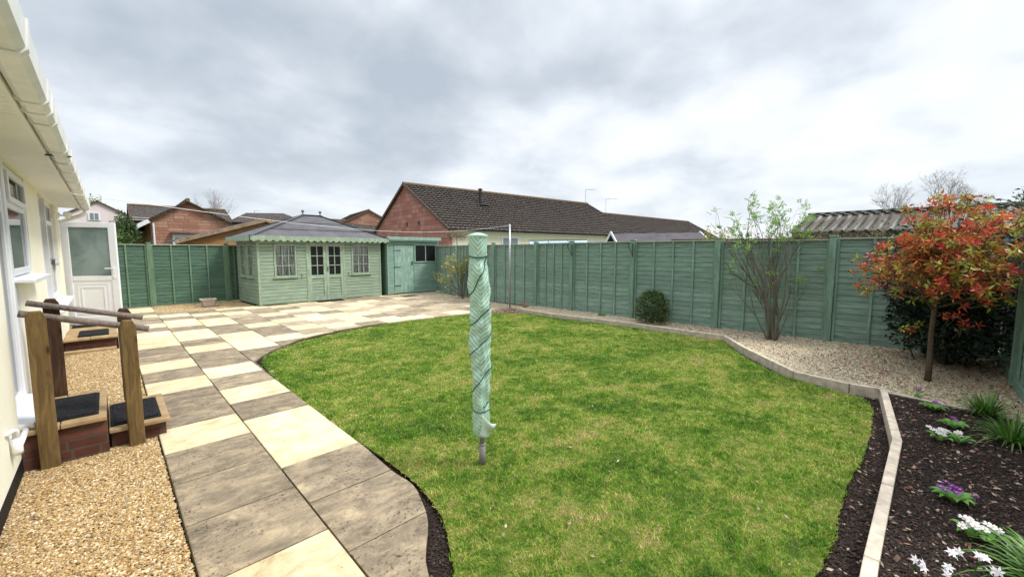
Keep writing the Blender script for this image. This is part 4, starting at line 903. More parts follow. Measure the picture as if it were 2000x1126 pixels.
# ================================================================== ROTARY AIRER
AX, AY = at(942, 902)
ra = thing('rotary_airer', 'folded rotary washing line wrapped in a mint chevron cover tied with dark cord', 'rotary airer', (AX, AY, 0))
fa = math.atan2(-AY, -AX)     # direction towards the path
rdir = Vector((math.cos(fa-math.pi/2), math.sin(fa-math.pi/2), 0)); rdir = Vector((Rv[0], Rv[1], 0))
zs = [.225, .25, .30, .36, .42, .50, .58, .66, .74, .82, .90, .98, 1.06, 1.14, 1.22, 1.30, 1.38, 1.46, 1.52, 1.57, 1.62, 1.66, 1.70, 1.735, 1.75]
rad = [.052, .060, .062, .060, .056, .059, .064, .066, .067, .070, .074, .073, .076, .077, .074, .072, .075, .074, .070, .062, .064, .066, .068, .070, .070]
cen = [-.002, .0, .003, .002, .0, -.003, .002, .004, .003, .0, -.004, .0, .006, .01, .008, .006, .0, -.006, -.01, -.012, -.012, -.012, -.012, -.012, -.012]
lean = [.012*(z-.2)/1.5 for z in zs]
def crad(th, z):
    r0 = float(np.interp(z, zs, rad)); k = float(np.interp(z, [.2, 1.5, 1.65, 1.75], [1, 1, .35, .05]))
    return r0*(1+k*(.11*math.sin(3*th+z*5)+.07*math.sin(7*th-z*9)+.06*math.sin(z*31+2*th+math.sin(z*11))+.045*math.sin(z*57-3*th+2*math.sin(z*7))+.03*math.sin(13*th+z*24)))
def cpt(th, z, extra=0):
    r = crad(th, z)+extra; c = float(np.interp(z, zs, cen))-.010
    return Vector((math.cos(th+fa)*r, math.sin(th+fa)*r, z))+rdir*c
nt_ = 56; zz_ = list(np.linspace(.225, 1.75, 120)); m = MB()
for z in zz_: m.v += [tuple(cpt(2*math.pi*j/nt_, z)) for j in range(nt_)]
for i in range(len(zz_)-1):
    for j in range(nt_): m.f.append((i*nt_+j, i*nt_+(j+1) % nt_, (i+1)*nt_+(j+1) % nt_, (i+1)*nt_+j)); m.mi.append(0)
cv = m.build('cover', M['cover'], ra, smooth=True)
uvl = cv.data.uv_layers.new(name='UVMap')
for p in cv.data.polygons:
    i, j = divmod(p.index, nt_)
    for li, (jj, ii) in zip(p.loop_indices, ((j, i), (j+1, i), (j+1, i+1), (j, i+1))):
        uvl.data[li].uv = (jj/nt_+.25, zz_[ii]-.012*math.sin(zz_[ii]*8))
top = MB(); top.lathe([(.073, 1.74), (.076, 1.75), (.076, 1.757), (.03, 1.772), (.001, 1.775)], tuple(rdir*-.022), 32); top.build('cover_top', M['cover'], ra)
fl = MB(); b0 = cpt(-.2, .42, .004); b1 = cpt(.9, .235, .004); tip = Vector((0, 0, .335))+rdir*.125+Vector((math.cos(fa), math.sin(fa), 0))*.07; b2 = cpt(1.3, .36, 0); b3 = cpt(.3, .228, .006)
# loose bottom corner of the cover folded outwards
RD = rdir; FD = Vector((math.cos(fa), math.sin(fa), 0))
def lp(r, f, z): return RD*r+FD*f+Vector((0, 0, z))
G = 9; c00, c10, c01, c11 = lp(-.03, .060, .235), lp(.048, .060, .232), lp(-.004, .062, .415), lp(.108, .062, .335)
for i in range(G):
    for j in range(G):
        u_, w_ = i/(G-1), j/(G-1); p = c00.lerp(c10, u_).lerp(c01.lerp(c11, u_), w_)
        p = p+FD*(.022*math.sin(math.pi*u_)*(.3+w_*.7)+.018*math.sin(w_*7+u_*3)*u_)+Vector((0, 0, -.014*math.sin(math.pi*u_)*w_)); fl.v.append(tuple(p))
for i in range(G-1):
    for j in range(G-1): fl.f.append((i*G+j, (i+1)*G+j, (i+1)*G+j+1, i*G+j+1)); fl.mi.append(0)
fo_ = fl.build('cover_flap', M['coverplain'] if 'coverplain' in M else plain('mint_lining', (0.50, 0.62, 0.52), .6, .08), ra, smooth=True); sm = fo_.modifiers.new('thick', 'SOLIDIFY'); sm.thickness = .002
cd = MB(); tp = []
ztop = 1.60
for i in range(40): th = -1.7+i/39*3.3; tp.append(cpt(-th, ztop-.02*abs(th)/1.7, .004))
hel = []; zc_ = [(0, 1.58), (.5, 1.50), (1, 1.28), (1.5, 1.18), (2, .99), (2.5, .90), (3, .73), (3.5, .66), (4, .50), (4.15, .44)]
for i in range(260):
    t_ = i/259*4.15; th = 1.35-t_*2*math.pi*1.0
    z = float(np.interp(t_, [0, .35, .5, 1, 1.35, 1.5, 2, 2.35, 2.5, 3, 3.35, 3.5, 4.15], [1.60, 1.34, 1.30, 1.26, 1.10, 1.07, 1.03, .88, .84, .78, .60, .56, .46]))
    hel.append(cpt(th, z, .004))
ring = [cpt(2*math.pi*i/40, .425, .004) for i in range(41)]; ring0 = [cpt(2*math.pi*i/40, 1.605-.012*math.cos(2*math.pi*i/40), .004) for i in range(41)]
cd.tube(hel, .0042, 6); cd.tube(ring, .004, 6); cd.tube(ring0, .0055, 6); cd.build('cord', M['rope'], ra, smooth=True)
MB().tube([(0, 0, .13), (0, 0, 1.7)], .019, 14).build('pole', M['steel'], ra, smooth=True)
MB().tube([(0, 0, -.03), (0, 0, .15)], .025, 14).lathe([(.028, .145), (.028, .155)], (0, 0, 0), 14).build('ground_socket', plain('grey_plastic_socket', (.22, .20, .21), .5), ra, smooth=True)
# washing line + pole
PX, PY = 8.22, 8.42
wp_ = thing('washing_line_post', 'slim grey metal washing line post standing before the long fence', 'post', (PX, PY, 0))
MB().tube([(0, 0, -.05), (0, 0, 2.40)], .024, 10).build('pole', M['steel'], wp_, smooth=True); MB().tube([(-.05, -.03, 2.36), (.03, .02, 2.37)], .012, 8).build('cleat', M['white'], wp_)
la, lb = Vector((-.19, 6.2, 2.50)), Vector((PX, PY, 2.37))
ya, za = atX(138, 378, -.19); la = Vector((-.19, ya, za))
pts = [la.lerp(lb, i/40)-Vector((0, 0, .26*math.sin(math.pi*i/40))) for i in range(41)]
tag(MB().tube(pts, .003, 5).build('washing_line', M['line']), 'thin white washing line stretched from the gutter to the grey post', 'washing line')
# ================================================================== BACKGROUND BUILDINGS
def tiled(mb, p0, ex, ey, lx, ly, tile=.30, row=.33, amp=.022):
    """pantile slope: origin p0 (eave), ex along eave, ey up the slope (unit)"""
    ex = Vector(ex).normalized(); ey = Vector(ey).normalized(); nn = ex.cross(ey); nx = int(lx/(tile/4)); rows = max(1, int(ly/row))
    for r in range(rows):
        s0, s1 = ly*r/rows, ly*(r+1)/rows+.02; o = len(mb.v)
        for i in range(nx+1):
            x_ = lx*i/nx; h = amp*(1 if i % 4 in (1, 2) else 0)
            a = Vector(p0)+ex*x_+ey*s0+nn*(h+.075); b = Vector(p0)+ex*x_+ey*s1+nn*(h+.008); c = Vector(p0)+ex*x_+ey*s0
            mb.v += [tuple(a), tuple(b), tuple(c)]
        for i in range(nx): mb.f += [(o+3*i, o+3*i+3, o+3*i+4, o+3*i+1), (o+3*i+2, o+3*i+5, o+3*i+3, o+3*i)]; mb.mi += [0, 0]
def gable(name, label, loc, rz, L_, Wd, ez, pz, wallm, sidem=None, ov=.25, verge='brownboard', tilem='tile', base=-.1, tiles=True, fasc=None, cat='house', ridgem='ridge'):
    """ridge along local +x starting at gable x=0; local y from -Wd/2 to Wd/2"""
    t = thing(name, label, cat, loc, rz); h = Wd/2; zb = base-loc[2]; ez_ = ez; pz_ = pz
    for gx in (0, L_-.25): MB().slab([(gx, -h, zb), (gx, h, zb), (gx, h, ez_), (gx, 0, pz_-.05), (gx, -h, ez_)], (.25, 0, 0)).build('gable_wall', M[wallm], t)
    for gy in (-h, h-.2): MB().box(.25, L_-.25, gy, gy+.2, zb, ez_-.02).build('side_wall', M[sidem or wallm], t)
    sl = math.hypot(h, pz_-ez_); u = Vector((0, h, pz_-ez_))/sl
    m = MB()
    for s in (-1, 1):
        e = Vector((-.12, s*h, ez_))-Vector((0, -s*u.y*ov, u.z*ov)); ey = Vector((0, -s*u.y, u.z))
        if s < 0:
            if tiles: tiled(m, e, (1, 0, 0), ey, L_+.24, sl+ov)
            m.slab([e, e+Vector((L_+.24, 0, 0)), e+Vector((L_+.24, 0, 0))+ey*(sl+ov), e+ey*(sl+ov)], (0, 0, -.06))
        else: 
            if tiles: tiled(m, e+Vector((L_+.24, 0, 0)), (-1, 0, 0), ey, L_+.24, sl+ov)
            m.slab([e, e+Vector((L_+.24, 0, 0)), e+Vector((L_+.24, 0, 0))+ey*(sl+ov), e+ey*(sl+ov)], (0, 0, -.06))
    r = m.build('roof', M[tilem], t)
    MB().tube([(-.14, 0, pz_+.03), (L_+.14, 0, pz_+.03)], .10, 8).build('ridge', M[ridgem], r)
    for s in (-1, 1):
        MB().bar((-.14, s*(h+ov*u.y*1.0), ez_-u.z*ov-.02), (-.14, 0, pz_-.02), .03, .16).build('bargeboard', M[verge], r)
        MB().bar((L_+.14, s*(h+ov*u.y*1.0), ez_-u.z*ov-.02), (L_+.14, 0, pz_-.02), .03, .16).build('bargeboard', M[verge], r)
        if fasc: MB().box(.0, L_, *sorted((s*(h+.20), s*(h+.23))), ez_-.28, ez_-.06).build('fascia', M[fasc], t); MB().box(.0, L_, *sorted((s*(h), s*(h+.20))), ez_-.28, ez_-.26).build('soffit', M[fasc], t)
    return t
# main bungalow
bA = math.radians(-5.3)
bg_ = gable('red_gable_bungalow', 'large bungalow with pink red block gable and long dark tiled roof behind the shed', (13.5, 23.2, 0), bA, 17.2, 10.4, 2.95, 5.80, 'redstone', 'render2', ov=.35, fasc='bargeboard')
MB().lathe([(.10, -.5), (.10, .42), (.14, .44), (.14, .50), (.10, .52), (.10, .66), (.15, .68), (.15, .74), (.02, .78)], (4.4, -1.9, 4.95), 14).build('flue', M['iron'], bg_)
MB().box(4.05, 4.75, -2.5, -1.8, 4.62, 4.66).build('flue_flashing', M['greypanel'], bg_)
w1 = MB().box(3.6, 4.9, -5.24, -5.2, 1.5, 2.5).build('window', M['white'], bg_); MB().box(3.7, 4.2, -5.26, -5.245, 1.6, 2.4).box(4.3, 4.8, -5.26, -5.245, 1.6, 2.4).build('pane', M['winglass'], w1)
MB().box(10, 13.5, -5.24, -5.2, 1.2, 2.35).build('patio_frame', M['white'], bg_)
for y in (-.3, -1.9): MB().box(-.06, -.0, y, y+.12, 3.2, 3.4).build('air_brick', M['brownboard'], bg_)
# climbing plant dead stems at the bungalow corner handled as its own thing below
gable('tiled_roof_bungalow', 'second bungalow whose lower tiled roof continues to the right of the red gable one', (40.2, 26.0, 0), math.radians(-3.8), 20, 10.5, 2.9, 5.85, 'redstone', ov=.4)
gable('tiled_roof_bungalow', 'partly hidden tiled roof rising between the summerhouse roof and red gable', (21.9, 45.8, 0), math.radians(80), 9, 9, 4.0, 6.35, 'brownstone', ov=.4)
# brown gable house left
F = 1.6; fy = 24*F
def fz(z): return EYE+(z-EYE)*F
hf = thing('brown_gable_house', 'brown block house gable with open sided car port on its left', 'house', (4.45, fy, 0))
m = MB(); m.slab([(-2.15, 0, -.1), (3.2, 0, -.1), (3.2, 0, 3.45), (0, 0, fz(3.88)), (-2.15, 0, 3.95)], (0, 6, 0)); m.build('gable_wall', M['brownstone'], hf)
m = MB(); ap = Vector((0, -.3, fz(3.93)))
rr_ = Vector((3.3, -.3, 3.42)); ll = Vector((-3.7, -.3, 2.95)); D = Vector((0, 6.5, 0))
m.slab([ap, ap+D, rr_+D, rr_], (0, 0, -.12)); m.slab([ll, ll+D, ap+D, ap], (0, 0, -.12)); r = m.build('roof', M['tile'], hf)
MB().tube([ap+Vector((0, -.02, .04)), ap+D], .14, 8).build('ridge', M['ridge'], r)
MB().bar(ll+Vector((0, -.05, -.16)), ll.lerp(ap, .40)+Vector((0, -.05, -.16)), .05, .26).build('white_bargeboard', M['bargeboard'], r)
MB().tube([(-2.0, -.1, .2), (-2.0, -.1, 3.6)], .06, 8).build('downpipe', M['bargeboard'], hf)
MB().box(-3.4, -2.2, 4.5, 4.7, -.1, 3.2).build('car_port_wall', M['yellowbrick'], hf)
MB().box(-5.2, -3.3, 1.0, 1.1, -.1, 2.4).build('car_port_screen', M['greypanel'], hf); MB().box(-3.36, -3.26, .9, 1.0, 0, 2.7).build('car_port_post', M['brownboard'], hf)
wn = MB().box(-1.0, 1.2, -.06, .02, 2.0, 2.85).build('window', M['bargeboard'], hf); MB().box(-.85, .1, -.09, -.062, 2.05, 2.6).box(.2, 1.05, -.09, -.062, 2.05, 2.6).build('pane', M['winglass'], wn)
MB().box(-1.15, 1.9, -.45, -.05, 2.9, 2.98).build('window_canopy', M['felt2'], hf)
# timber workshop
tw = thing('timber_workshop', 'timber clad workshop with grey felt roof and bare wood fascia behind the left fence', 'workshop', (1.76, 19.0, 0))
m = MB(); m.slab([(.35, .15, 0), (5.6, .15, 0), (5.6, .15, 2.0), (2.95, .15, 2.82), (.35, .15, 2.0)], (0, 3, 0)); m.build('wall', M['cedar'], tw)
m = MB(); m.slab([(-.02, 0, 2.02), (-.02, 3.4, 2.02), (2.92, 3.4, 2.96), (2.92, 0, 2.96)], (0, 0, -.03)); m.slab([(2.92, 0, 2.96), (2.92, 3.4, 2.96), (5.9, 3.4, 2.02), (5.9, 0, 2.02)], (0, 0, -.03)); r = m.build('roof', M['felt2'], tw)
MB().bar((.02, -.03, 1.97), (2.92, -.03, 2.885), .03, .13).bar((2.93, -.03, 2.885), (5.88, -.03, 1.95), .03, .13).build('fascia', M['cedarfascia'], r)
# far houses
gable('slate_roof_house', 'distant brick house with wide dark roof between the dark trees and brown gable', (1.6, 47, 0), R(0), 6.5, 5.5, 4.35, 5.45, 'redbrick', ov=.3, tiles=False, fasc='bargeboard')
pk = gable('pink_house', 'pale pink rendered house with small white window beyond the hedge', (-.36, 60, 0), R(90), 8, 4.6, 5.35, 6.72, 'pink', ov=.15, tiles=False, verge='brownboard')
w_ = MB().box(-.08, 0, -.15, .75, 4.75, 5.55).build('window', M['bargeboard'], pk); MB().box(-.11, -.085, .0, .26, 4.83, 5.48).box(-.11, -.085, .34, .6, 4.83, 5.48).build('pane', M['winglass'], w_)
hh = thing('hipped_roof_house', 'distant house with hipped brown roof above the workshop ridge', 'house', (7.6, 40, 0))
MB().box(.1, 6.0, .2, 5, 0, 4.05).build('wall', M['redbrick'], hh)
m = MB(); m.add([(-.1, 0, 4.0), (6.3, 0, 4.0), (6.3, 5.2, 4.0), (-.1, 5.2, 4.0), (1.4, 2.6, 5.0), (4.4, 2.6, 5.15)], [(0, 1, 5, 4), (1, 2, 5), (2, 3, 4, 5), (3, 0, 4), (3, 2, 1, 0)]); m.build('roof', M['tile'], hh)
gable('low_roof_house', 'small far roof end showing just right of the summerhouse ridge', (17.4, 47, 0), R(0), 5, 6, 3.9, 5.1, 'redbrick', ov=.3, tiles=False)
# neighbour shed with purple felt, greenhouse
ns = thing('felt_roof_shed', 'neighbouring shed with purple grey felt roof and white bargeboards beyond the fence', 'shed', (14.1, 8.75, 0), math.atan2(6.23-8.63, 16.65-14.2))
MB().box(.2, 3.3, -.8, .8, 0, 1.95).build('wall', M['deadwood'], ns)
m = MB(); m.slab([(0, -.95, 1.93), (3.45, -.95, 1.93), (3.45, 0, 2.33), (0, 0, 2.28)], (0, 0, .03)); m.slab([(0, 0, 2.28), (3.45, 0, 2.33), (3.45, .95, 1.93), (0, .95, 1.93)], (0, 0, .03)); r = m.build('roof', M['felt2'], ns)
for x in (-.02, 3.47): MB().bar((x, -.98, 1.9), (x, 0, 2.36), .03, .11).bar((x, 0, 2.36), (x, .98, 1.9), .03, .11).build('bargeboard', M['bargeboard'], r)
gh = thing('greenhouse', 'low glass roof of a greenhouse just showing above the long fence', 'greenhouse', (11.4, 10.6, 0), math.atan2(9.05-10.65, 13.0-11.4))
MB().box(0, 2.3, -.0, 1.6, 0, 1.80).build('glass_wall', M['greenhouse'], gh)
m = MB(); m.slab([(0, -.1, 1.82), (2.3, -.1, 1.82), (2.3, .85, 2.06), (0, .85, 2.02)], (0, 0, .01)); m.build('glass_roof', M['greenhouse'], gh)
m = MB()
for k in range(4): x = 2.3*k/3; m.bar((x, -.12, 1.84), (x, .86, 2.05), .03, .03)
m.bar((0, .86, 2.05), (2.3, .86, 2.09), .04, .04); m.build('glazing_bar', M['greypanel'], gh)
# barn with corrugated roof
bn = thing('corrugated_roof_outbuilding', 'old outbuilding with mossy grey corrugated roof beyond the right hand fence', 'outbuilding', (12.3, 2.55, 0), R(-91.5))
m = MB(); nx_ = 240; Lb = 5.2; p0 = Vector((0, 0, 2.13)); p1 = Vector((.25, 1.6, 2.66)); vs = []
for i in range(nx_+1):
    x = Lb*i/nx_; h = .042*math.sin(x/.21*2*math.pi)
    vs += [(x+.0, 0, 2.10+h), (x+.2*(1-x/Lb), 1.55, 2.60+h), (x, 0, 2.085+h), (x+.2*(1-x/Lb), 1.55, 2.585+h)]
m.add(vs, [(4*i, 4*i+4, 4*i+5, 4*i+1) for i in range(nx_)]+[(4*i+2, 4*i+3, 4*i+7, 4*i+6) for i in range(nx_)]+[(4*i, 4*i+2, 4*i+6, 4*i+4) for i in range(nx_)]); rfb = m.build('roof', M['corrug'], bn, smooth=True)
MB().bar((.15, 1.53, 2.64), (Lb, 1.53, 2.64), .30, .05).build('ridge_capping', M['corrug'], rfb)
MB().slab([(.1, .04, 0), (.1, 1.55, 0), (.1, 1.55, 2.60), (.1, .04, 2.11)], (Lb-.1, 0, 0)).build('wall', M['deadwood'], bn)
# aerials
def aerial(label, px, w, top, base, arm, n=5):
    P = atW(px, base, w); t = thing('tv_aerial', label, 'aerial', P); h = (base-top)*w/FPX
    MB().tube([(0, 0, -.3), (0, 0, h)], .02, 6).build('mast', M['steel'], t); A_ = Vector((Rv[0], Rv[1], 0))
    m = MB(); m.tube([A_*(-arm*.1), A_*arm], .015, 5)
    for i in range(n): q = A_*(arm*(.15+.85*i/(n-1))); m.tube([q-Vector((.1, .25, 0)), q+Vector((.1, .25, 0))], .008, 4)
    o = m.build('boom', M['steel'], t); o.location = (0, 0, h-.03)
aerial('tv aerial on the ridge end of the red gable bungalow', 1143.5, 37.4, 370, 402, .85)
aerial('tv aerial on the lower roof right of the red gable bungalow', 1183, 47, 388, 420, 1.3)
aerial('small distant tv aerial above the yellow shrub', 1397, 55, 408, 455, .6, 4)
aerial('thin tv aerial over the hipped brown roof', 498, 44, 411, 432, .6, 4)
wlp = thing('stone_wall', 'low red brick garden wall showing behind the multi stemmed tree', 'wall', (13.7, 5.5, 0), math.atan2(3.2-5.3, 16.6-15.5))
MB().box(-.6, 3.2, 0, .2, 0, 1.98).build('wall', M['redbrick'], wlp); MB().box(-.6, 3.2, -.02, .22, 1.98, 2.03).build('coping', M['ridge'], wlp)

# ================================================================== PLANTS
def grow(mb, p, d, L_, r, depth, tips, q, spread=.5, up=.15, seg=4, kids=(2, 3), shrink=.72, rshrink=.62, sides=5, wig=.12, along=True):
    pts = [p.copy()]; rs = [r]; cur = p.copy(); dd = d.normalized()
    for i in range(seg):
        dd = (dd+Vector((q.gauss(0, wig), q.gauss(0, wig), q.gauss(0, wig)+up*.25))).normalized(); cur = cur+dd*(L_/seg); pts.append(cur.copy()); rs.append(r*(1-(1-rshrink)*(i+1)/seg))
    mb.tube(pts, rs, sides, cap=False); 
    if depth == 0:
        tips.append((pts[-1], dd, pts)); return
    n = q.randint(*kids)
    for k in range(n):
        t = len(pts)-1 if k == 0 else (q.randint(max(1, seg//2), seg) if along else seg)
        a = Vector((q.gauss(0, 1), q.gauss(0, 1), q.gauss(0, .6))); a = (a-dd*a.dot(dd)).normalized()
        nd = (dd+a*spread*(q.uniform(.5, 1.2) if k else .35)+Vector((0, 0, up))).normalized()
        grow(mb, pts[t], nd, L_*shrink*q.uniform(.8, 1.15), rs[t]*.82, depth-1, tips, q, spread, up, seg, kids, shrink, rshrink, sides, wig, along)
# --- multi-stemmed young tree (rowan / elder) against the fence
q = random.Random(27); RX, RY = at(1510, 655, .05)
RXw, RYw = 8.45, RY*8.45/RX
tr = thing('multi_stem_tree', 'bare multi stemmed tree with sparse fresh green leaves before the long fence', 'tree', (RXw, RYw, .04))
mb = MB(); tips = []; Rd = Vector((Rv[0], Rv[1], 0)); Fd = Vector((Fv[0], Fv[1], 0)).normalized()
for (sx, sy, L0, r0, lean_) in ((-.16, 0, 1.0, .022, -.16), (-.07, .03, 1.25, .028, -.08), (0, -.03, 1.2, .040, .0), (.04, .05, 1.15, .026, .06), (.11, 0, .85, .017, .26), (-.12, .05, .85, .013, -.50), (.07, -.04, .7, .012, .46), (-.03, -.05, 1.2, .024, -.02)):
    p = Rd*sx*.6+Fd*sy
    grow(mb, p, Rd*lean_+Fd*q.uniform(-.1, .1)+Vector((0, 0, 1)), L0*.92, r0, 3, tips, q, .60, .16, 5, (2, 4), .68, .52, 6, .08)
mb.build('trunk', M['barkgrey'], tr, smooth=True)
C = []; Dn = []
for p, d, pts in tips:
    if p.z > 1.75 or q.random() < .16:
        for _ in range(q.randint(2, 4)):
            b = p+Vector((q.gauss(0, .03), q.gauss(0, .03), q.gauss(0, .03))); stem = (d*.6+Vector((q.gauss(0, .6), q.gauss(0, .6), q.gauss(.1, .4)))).normalized()
            side = stem.cross(Vector((0, 0, 1))).normalized()
            for k in range(5):
                for s in (-1, 1): C.append(b+stem*(.012+k*.016)); Dn.append(side*s+stem*.5+Vector((0, 0, q.gauss(0, .2))))
            C.append(b+stem*.09); Dn.append(stem)
C = np.array([tuple(v) for v in C]); Dn = np.array([tuple(v) for v in Dn])
leafobj('foliage', C, Dn, rng.uniform(.03, .05, len(C)), rng.uniform(.012, .02, len(C)), M['rowan'], tr)
# --- photinia
q = random.Random(8); PXx, PYy = 7.08, -.10
ph = thing('red_leaf_tree', 'small standard tree with red, orange and yellow green leaves on a slim trunk', 'tree', (PXx, PYy, .04))
mb = MB(); tips = []; mb.tube([(0, 0, -.05), (.01, .0, .3), (.0, .01, .6), (-.01, 0, .95), (0, 0, 1.15)], [.036, .028, .025, .023, .022], 9)
for k in range(9):
    a = k*2.4; grow(mb, Vector((0, 0, .85+.035*k)), Vector((math.cos(a), math.sin(a), q.uniform(.35, 1.3))), .34, .014, 2, tips, q, .7, .12, 3, (2, 4), .75, .6, 5, .12)
mb.build('trunk', M['bark'], ph, smooth=True)
def crownpts(n, c, r, q, shell=.55, lobes=9, seed=0):
    lb = [(Vector((q.gauss(0, 1), q.gauss(0, 1), q.gauss(0, .8))).normalized(), q.uniform(.75, 1.2)) for _ in range(lobes)]; out_ = []
    while len(out_) < n:
        d = Vector((q.gauss(0, 1), q.gauss(0, 1), q.gauss(0, 1))).normalized(); w = max(max(0, d.dot(l))**4*s for l, s in lb); rad_ = .62+.5*w
        t = (shell+(1-shell)*q.random())*rad_; out_.append((Vector((c[0]+d.x*r[0]*t, c[1]+d.y*r[1]*t, c[2]+d.z*r[2]*t)), d))
    return out_
whorls = crownpts(820, (.05, -.04, 1.58), (.80, .80, .76), q, .25, 16)
whorls = [(p-Vector((0, 0, .07)), d) for p, d in whorls]
whorls = [(p, d) for p, d in whorls if p.z > 1.08 or q.random() < .30]
whorls += [(Vector((0, 0, 1.5))+Rd*x+Fd*q.uniform(-.2, .2)+Vector((0, 0, z)), (Rd*x+Vector((0, 0, .3))).normalized()) for x, z in ((-.62, -.12), (-.68, -.09), (-.58, -.17), (-.55, -.02), (-.6, .01), (.25, -.75), (.32, -.72), (.4, -.78), (.3, -.68), (-.28, -.85), (-.22, -.88), (.35, -.82), (-.2, -.78), (.85, .1), (.9, .2), (.95, .05), (.8, .3))]
sets = {'red': [[], [], []], 'orange': [[], [], []], 'olive': [[], [], []]}; tw_ = MB()
for p, d in whorls:
    ax = (d*.7+Vector((q.gauss(0, .35), q.gauss(0, .35), .75+q.gauss(0, .3)))).normalized()
    up_ = p.z > 1.3; x = q.random(); t = 'red' if x < (.36 if up_ else .50) else ('orange' if x < .66 else 'olive')
    n_ = q.randint(7, 11); tw_.tube([p-ax*.13-d*.05, p-ax*.05, p], [.004, .003, .002], 4, cap=False)
    for k in range(n_):
        a = k*2.4; e1 = ax.orthogonal().normalized(); e2 = ax.cross(e1); o = e1*math.cos(a)+e2*math.sin(a); el = (-.5+1.3*k/n_)
        kk = t if (t != 'red' or k > 2) else 'orange'
        sets[kk][0].append(p+ax*(.035*el)+o*.006); sets[kk][1].append(o+ax*(el*.9+(.35 if t == 'red' else -.1))); sets[kk][2].append(q.uniform(.055, .09) if t != 'red' else q.uniform(.055, .08))
for k, (c, d, l) in sets.items():
    l = np.array(l); leafobj('foliage', np.array([tuple(v) for v in c]), np.array([tuple(v) for v in d]), l, l*.34, M[k], ph)
tw_.build('twigs', M['bark'], ph)['kind'] = 'stuff'
# --- generic leafy shrub
def shrub(name, label, loc, c, r, n, leaf, mat, cat='shrub', trunk=None, seed=1, group=None, shell=.2, lobes=10, aspect=.45, mats=None, stems=5, barkm='bark', up=.0):
    q = random.Random(seed); t = thing(name, label, cat, loc, 0, group); P = crownpts(n, c, r, q, shell, lobes)
    C = np.array([tuple(p) for p, d in P]); D = np.array([(d.x+q.gauss(0, .8), d.y+q.gauss(0, .8), d.z*.6+q.gauss(0, .7)+up) for p, d in P])
    L_ = leaf*rng.uniform(.6, 1.3, len(C)); leafobj('foliage', C, D, L_, L_*aspect, M[mat], t)
    if mats:
        for mt, fr_ in mats:
            k = rng.random(len(C)) < fr_; leafobj('foliage', C[k]+unit(D[k])*leaf*.5, D[k]+np.array([[0, 0, .3]]), L_[k], L_[k]*aspect, M[mt], t)
    mb = MB()
    for i in range(stems):
        a = q.uniform(0, 6.28); e = Vector((c[0]+math.cos(a)*r[0]*.5, c[1]+math.sin(a)*r[1]*.5, c[2]+r[2]*q.uniform(.1, .6))); b = Vector((math.cos(a)*.04, math.sin(a)*.04, -.05))
        th = trunk or .015; mb.tube([b, b.lerp(e, .4)+Vector((0, 0, r[2]*.08)), e], [th, th*.7, th*.3], 6)
    mb.build('stems', M[barkm], t, smooth=True); return t
# dark evergreen in the corner
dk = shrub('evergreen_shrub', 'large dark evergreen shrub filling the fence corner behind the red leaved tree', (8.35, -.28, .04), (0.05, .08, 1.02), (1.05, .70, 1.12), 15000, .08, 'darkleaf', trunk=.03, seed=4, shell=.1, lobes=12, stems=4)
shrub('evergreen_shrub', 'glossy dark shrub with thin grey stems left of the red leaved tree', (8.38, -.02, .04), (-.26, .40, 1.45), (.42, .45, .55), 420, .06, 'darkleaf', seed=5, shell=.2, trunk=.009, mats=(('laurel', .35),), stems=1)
# arching sprays over the corner
q = random.Random(31); ar = thing('arching_shrub', 'arching sprays of grey green leaves above the fence corner at far right', 'shrub', (9.7, -1.4, 0)); mb = MB(); C = []; Dn = []
for k in range(26):
    a = Vector((q.uniform(-.3, .5), q.uniform(-.3, .6), 2.0)); dr_ = Vector((q.uniform(-.5, .5), q.uniform(-.6, .9), 1.0)).normalized(); L_ = q.uniform(.5, 1.0)
    pts = [a+dr_*(L_*t)+Vector((dr_.x, dr_.y, -.55))*(t*t*.75*L_)-Vector((0, 0, 0)) for t in [i/8 for i in range(9)]]
    mb.tube(pts, [.008-.0007*i for i in range(9)], 5, cap=False)
    for i in range(1, 9):
        for s in range(3): C.append(pts[i]+Vector((q.gauss(0, .015), q.gauss(0, .015), q.gauss(0, .015)))); Dn.append((pts[i]-pts[i-1]).normalized()*.5+Vector((q.gauss(0, .7), q.gauss(0, .7), q.gauss(.1, .5))))
mb.tube([(0, 0, 0), (0, .1, 1.0), (.05, .1, 2.05)], [.05, .04, .03], 7); mb.build('stems', M['bark'], ar)
C = np.array([tuple(v) for v in C]); leafobj('foliage', C, np.array([tuple(v) for v in Dn]), rng.uniform(.05, .08, len(C)), .028, M['laurel'], ar)
# conifer ball
q = random.Random(12); cX, cY = 8.50, 4.20
cn = thing('round_conifer', 'small dense rounded dwarf conifer on the gravel before the long fence', 'conifer', (cX, cY, .04)); C = []; Dn = []; Lx = []; Ct = []; Dt = []
for i in range(1500):
    th = q.uniform(0, 6.28); z = q.uniform(.0, 1.0); rad_ = .325*math.sqrt(max(0, 1-((z-.38)/.63)**2))*q.uniform(.60, 1.0)*(1+.10*math.sin(th*3+z*4)+.07*math.sin(th*7-z*9)); p = Vector((math.cos(th)*rad_, math.sin(th)*rad_, .05+z*.64+.02*math.sin(th*5))); o = Vector((math.cos(th), math.sin(th), .35+z*.5)).normalized()
    side = o.cross(Vector((0, 0, 1))).normalized()
    nk_ = q.choice((7, 9, 9, 12))
    for k in range(nk_):
        b = p+o*(k*.0075); C.append(b); s = 1 if k % 2 else -1; Dn.append(side*s*.9+o*.55+Vector((0, 0, q.gauss(-.05, .15)))); 
    if q.random() < .45: Ct.append(p+o*(nk_*.0073)); Dt.append(o)
C = np.array([tuple(v) for v in C]); leafobj('foliage', C, np.array([tuple(v) for v in Dn]), rng.uniform(.022, .040, len(C)), .009, M['conifer'], cn)
